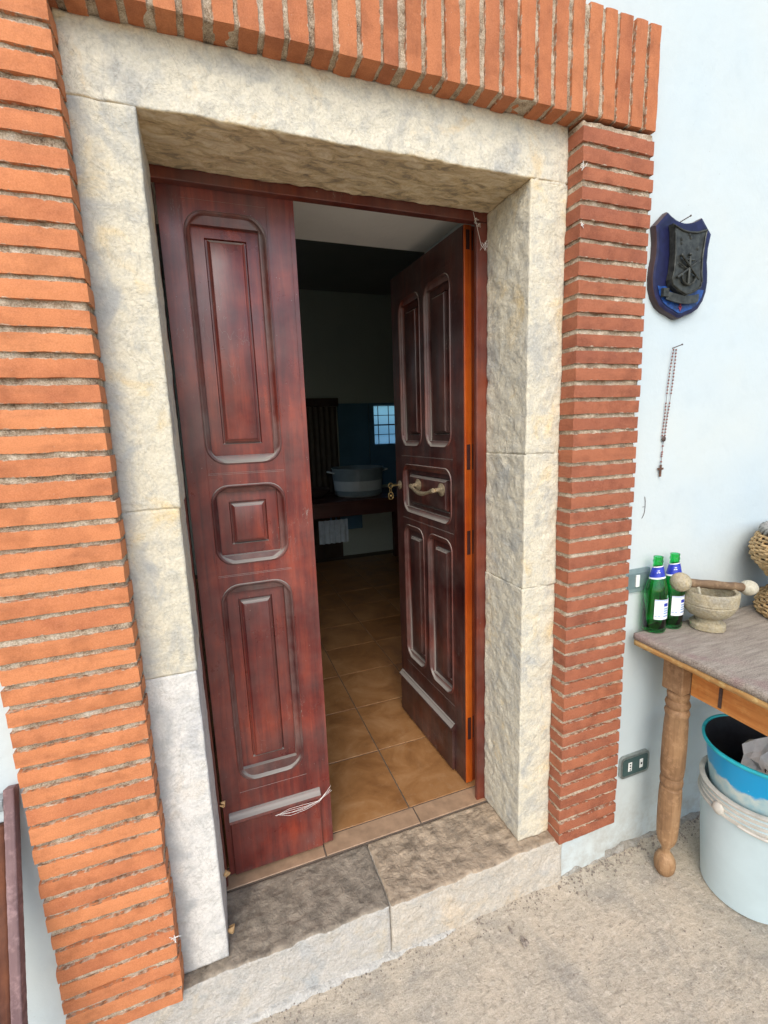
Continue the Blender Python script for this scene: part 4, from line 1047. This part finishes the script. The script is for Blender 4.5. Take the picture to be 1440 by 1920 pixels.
# ------------------------------------------------------------------ room contents
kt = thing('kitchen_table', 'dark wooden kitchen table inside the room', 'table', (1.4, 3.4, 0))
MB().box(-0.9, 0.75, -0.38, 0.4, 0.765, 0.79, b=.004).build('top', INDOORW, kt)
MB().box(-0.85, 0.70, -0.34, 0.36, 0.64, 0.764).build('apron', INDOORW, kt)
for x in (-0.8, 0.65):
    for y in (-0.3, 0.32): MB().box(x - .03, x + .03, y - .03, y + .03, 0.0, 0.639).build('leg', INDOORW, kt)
t = thing('cooking_pot', 'large pale enamel pot on the kitchen table inside', 'pot', (1.52, 3.38, 0.79))
MB().lathe([(0.0, 0), (0.215, 0.0), (0.238, 0.02), (0.250, 0.16)], 40, cap0=False, cap1=False).build('body', POTM, t, smooth=50, clean=True)
MB().lathe([(0.2505, 0.16), (0.256, 0.27), (0.264, 0.275), (0.262, 0.282), (0.25, 0.27), (0.24, 0.02), (0.0, 0.02)], 40, cap0=False, cap1=False).build('upper_band', POTBAND, t, smooth=50, clean=True)
MB().tube([(-0.25, -0.05, 0.235), (-0.30, -0.05, 0.25), (-0.31, 0, 0.25), (-0.30, 0.05, 0.25), (-0.25, 0.05, 0.235)], 0.009, 8).build('handle', POTM, t, smooth=60)
MB().tube([(0.25, -0.05, 0.235), (0.30, -0.05, 0.25), (0.31, 0, 0.25), (0.30, 0.05, 0.25), (0.25, 0.05, 0.235)], 0.009, 8).build('handle', POTM, t, smooth=60)
tag(MB().lathe([(0.0, 0), (0.07, 0.0), (0.13, 0.05), (0.15, 0.09), (0.142, 0.09), (0.06, 0.012), (0, 0.01)], 28, cap0=False, cap1=False).build('bowl', simple('dark_bowl', (0.07, 0.05, 0.04), 0.4), None, (1.08, 3.42, 0.79), smooth=50), 'small dark bowl on the kitchen table left of the pot', 'bowl')
# curtained cupboard
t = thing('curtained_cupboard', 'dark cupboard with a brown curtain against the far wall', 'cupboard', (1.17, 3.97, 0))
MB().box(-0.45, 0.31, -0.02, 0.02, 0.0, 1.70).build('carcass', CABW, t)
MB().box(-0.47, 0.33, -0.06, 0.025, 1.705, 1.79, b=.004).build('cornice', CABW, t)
def curtain(x0, x1, z0, z1, y, amp, per):
    n = int((x1 - x0) / per * 8); vs = []
    for z in (z0, z1):
        for i in range(n + 1): vs.append((x0 + (x1 - x0) * i / n, y + amp * math.sin(2 * math.pi * i / 8) * (1 if z == z0 else .6), z))
    return MB().add(vs, [[i, i + 1, n + 2 + i, n + 1 + i] for i in range(n)])
curtain(-0.44, 0.30, 0.2, 1.70, -0.045, 0.014, 0.06).build('curtain', CURT, t, smooth=60)
tag(curtain(1.02, 1.30, 0.40, 0.62, 3.04, 0.012, 0.05).build('table_cloth', CLOTH, smooth=60), 'pale gathered cloth hanging under the kitchen table front', 'cloth')
tag(MB().box(1.30, 1.72, 3.93, 3.97, 0.32, 0.50, b=.004).build('skirting_box', BLUEPANEL), 'pale bluish box low behind the kitchen table', 'box')
# blue glazed panels and the added stand-in for a reflected window
MB_ = MB().box(1.505, 1.862, 3.985, 3.999, 0.80, 1.735, b=.002)
o = MB_.build('wall_panel', BLUEPANEL, bpy.data.objects['interior_wall'])
b = MB().box(1.868, WX0 - .001, 3.985, 3.999, 0.8, 1.735).box(WX1 + .001, 2.7, 3.985, 3.999, 0.8, 1.735).box(WX0, WX1, 3.985, 3.999, 0.8, WZ0).box(WX0, WX1, 3.985, 3.999, WZ1, 1.735)
b.build('wall_panel', BLUEPANEL, bpy.data.objects['interior_wall'])
t = thing('reflected_window', 'added stand-in for a reflected window, glowing bluish in the far wall', 'window', ((WX0 + WX1) / 2, 4.02, (WZ0 + WZ1) / 2))
hw, hh = (WX1 - WX0) / 2, (WZ1 - WZ0) / 2
MB().add([(-hw, 0.10, -hh), (hw, 0.10, -hh), (hw, 0.10, hh), (-hw, 0.10, hh)], [[0, 1, 2, 3]]).build('pane', NETPANE, t)  # pane, bars and frame are parts of the added reflected window
for z in (-0.11, 0.0, 0.11): MB().box(-hw, hw, 0.05, 0.056 if z else 0.062, z - (.004 if z else .008), z + (.004 if z else .008)).build('bar', DARK, t)
for x in (-0.11, 0.02, 0.11): MB().box(x - .004, x + .004, 0.064, 0.070, -hh, hh).build('bar', DARK, t)
MB().box(-hw, -hw + .015, 0.03, 0.048, -hh, hh).box(hw - .015, hw, 0.03, 0.048, -hh, hh).build('frame', CABW, t)
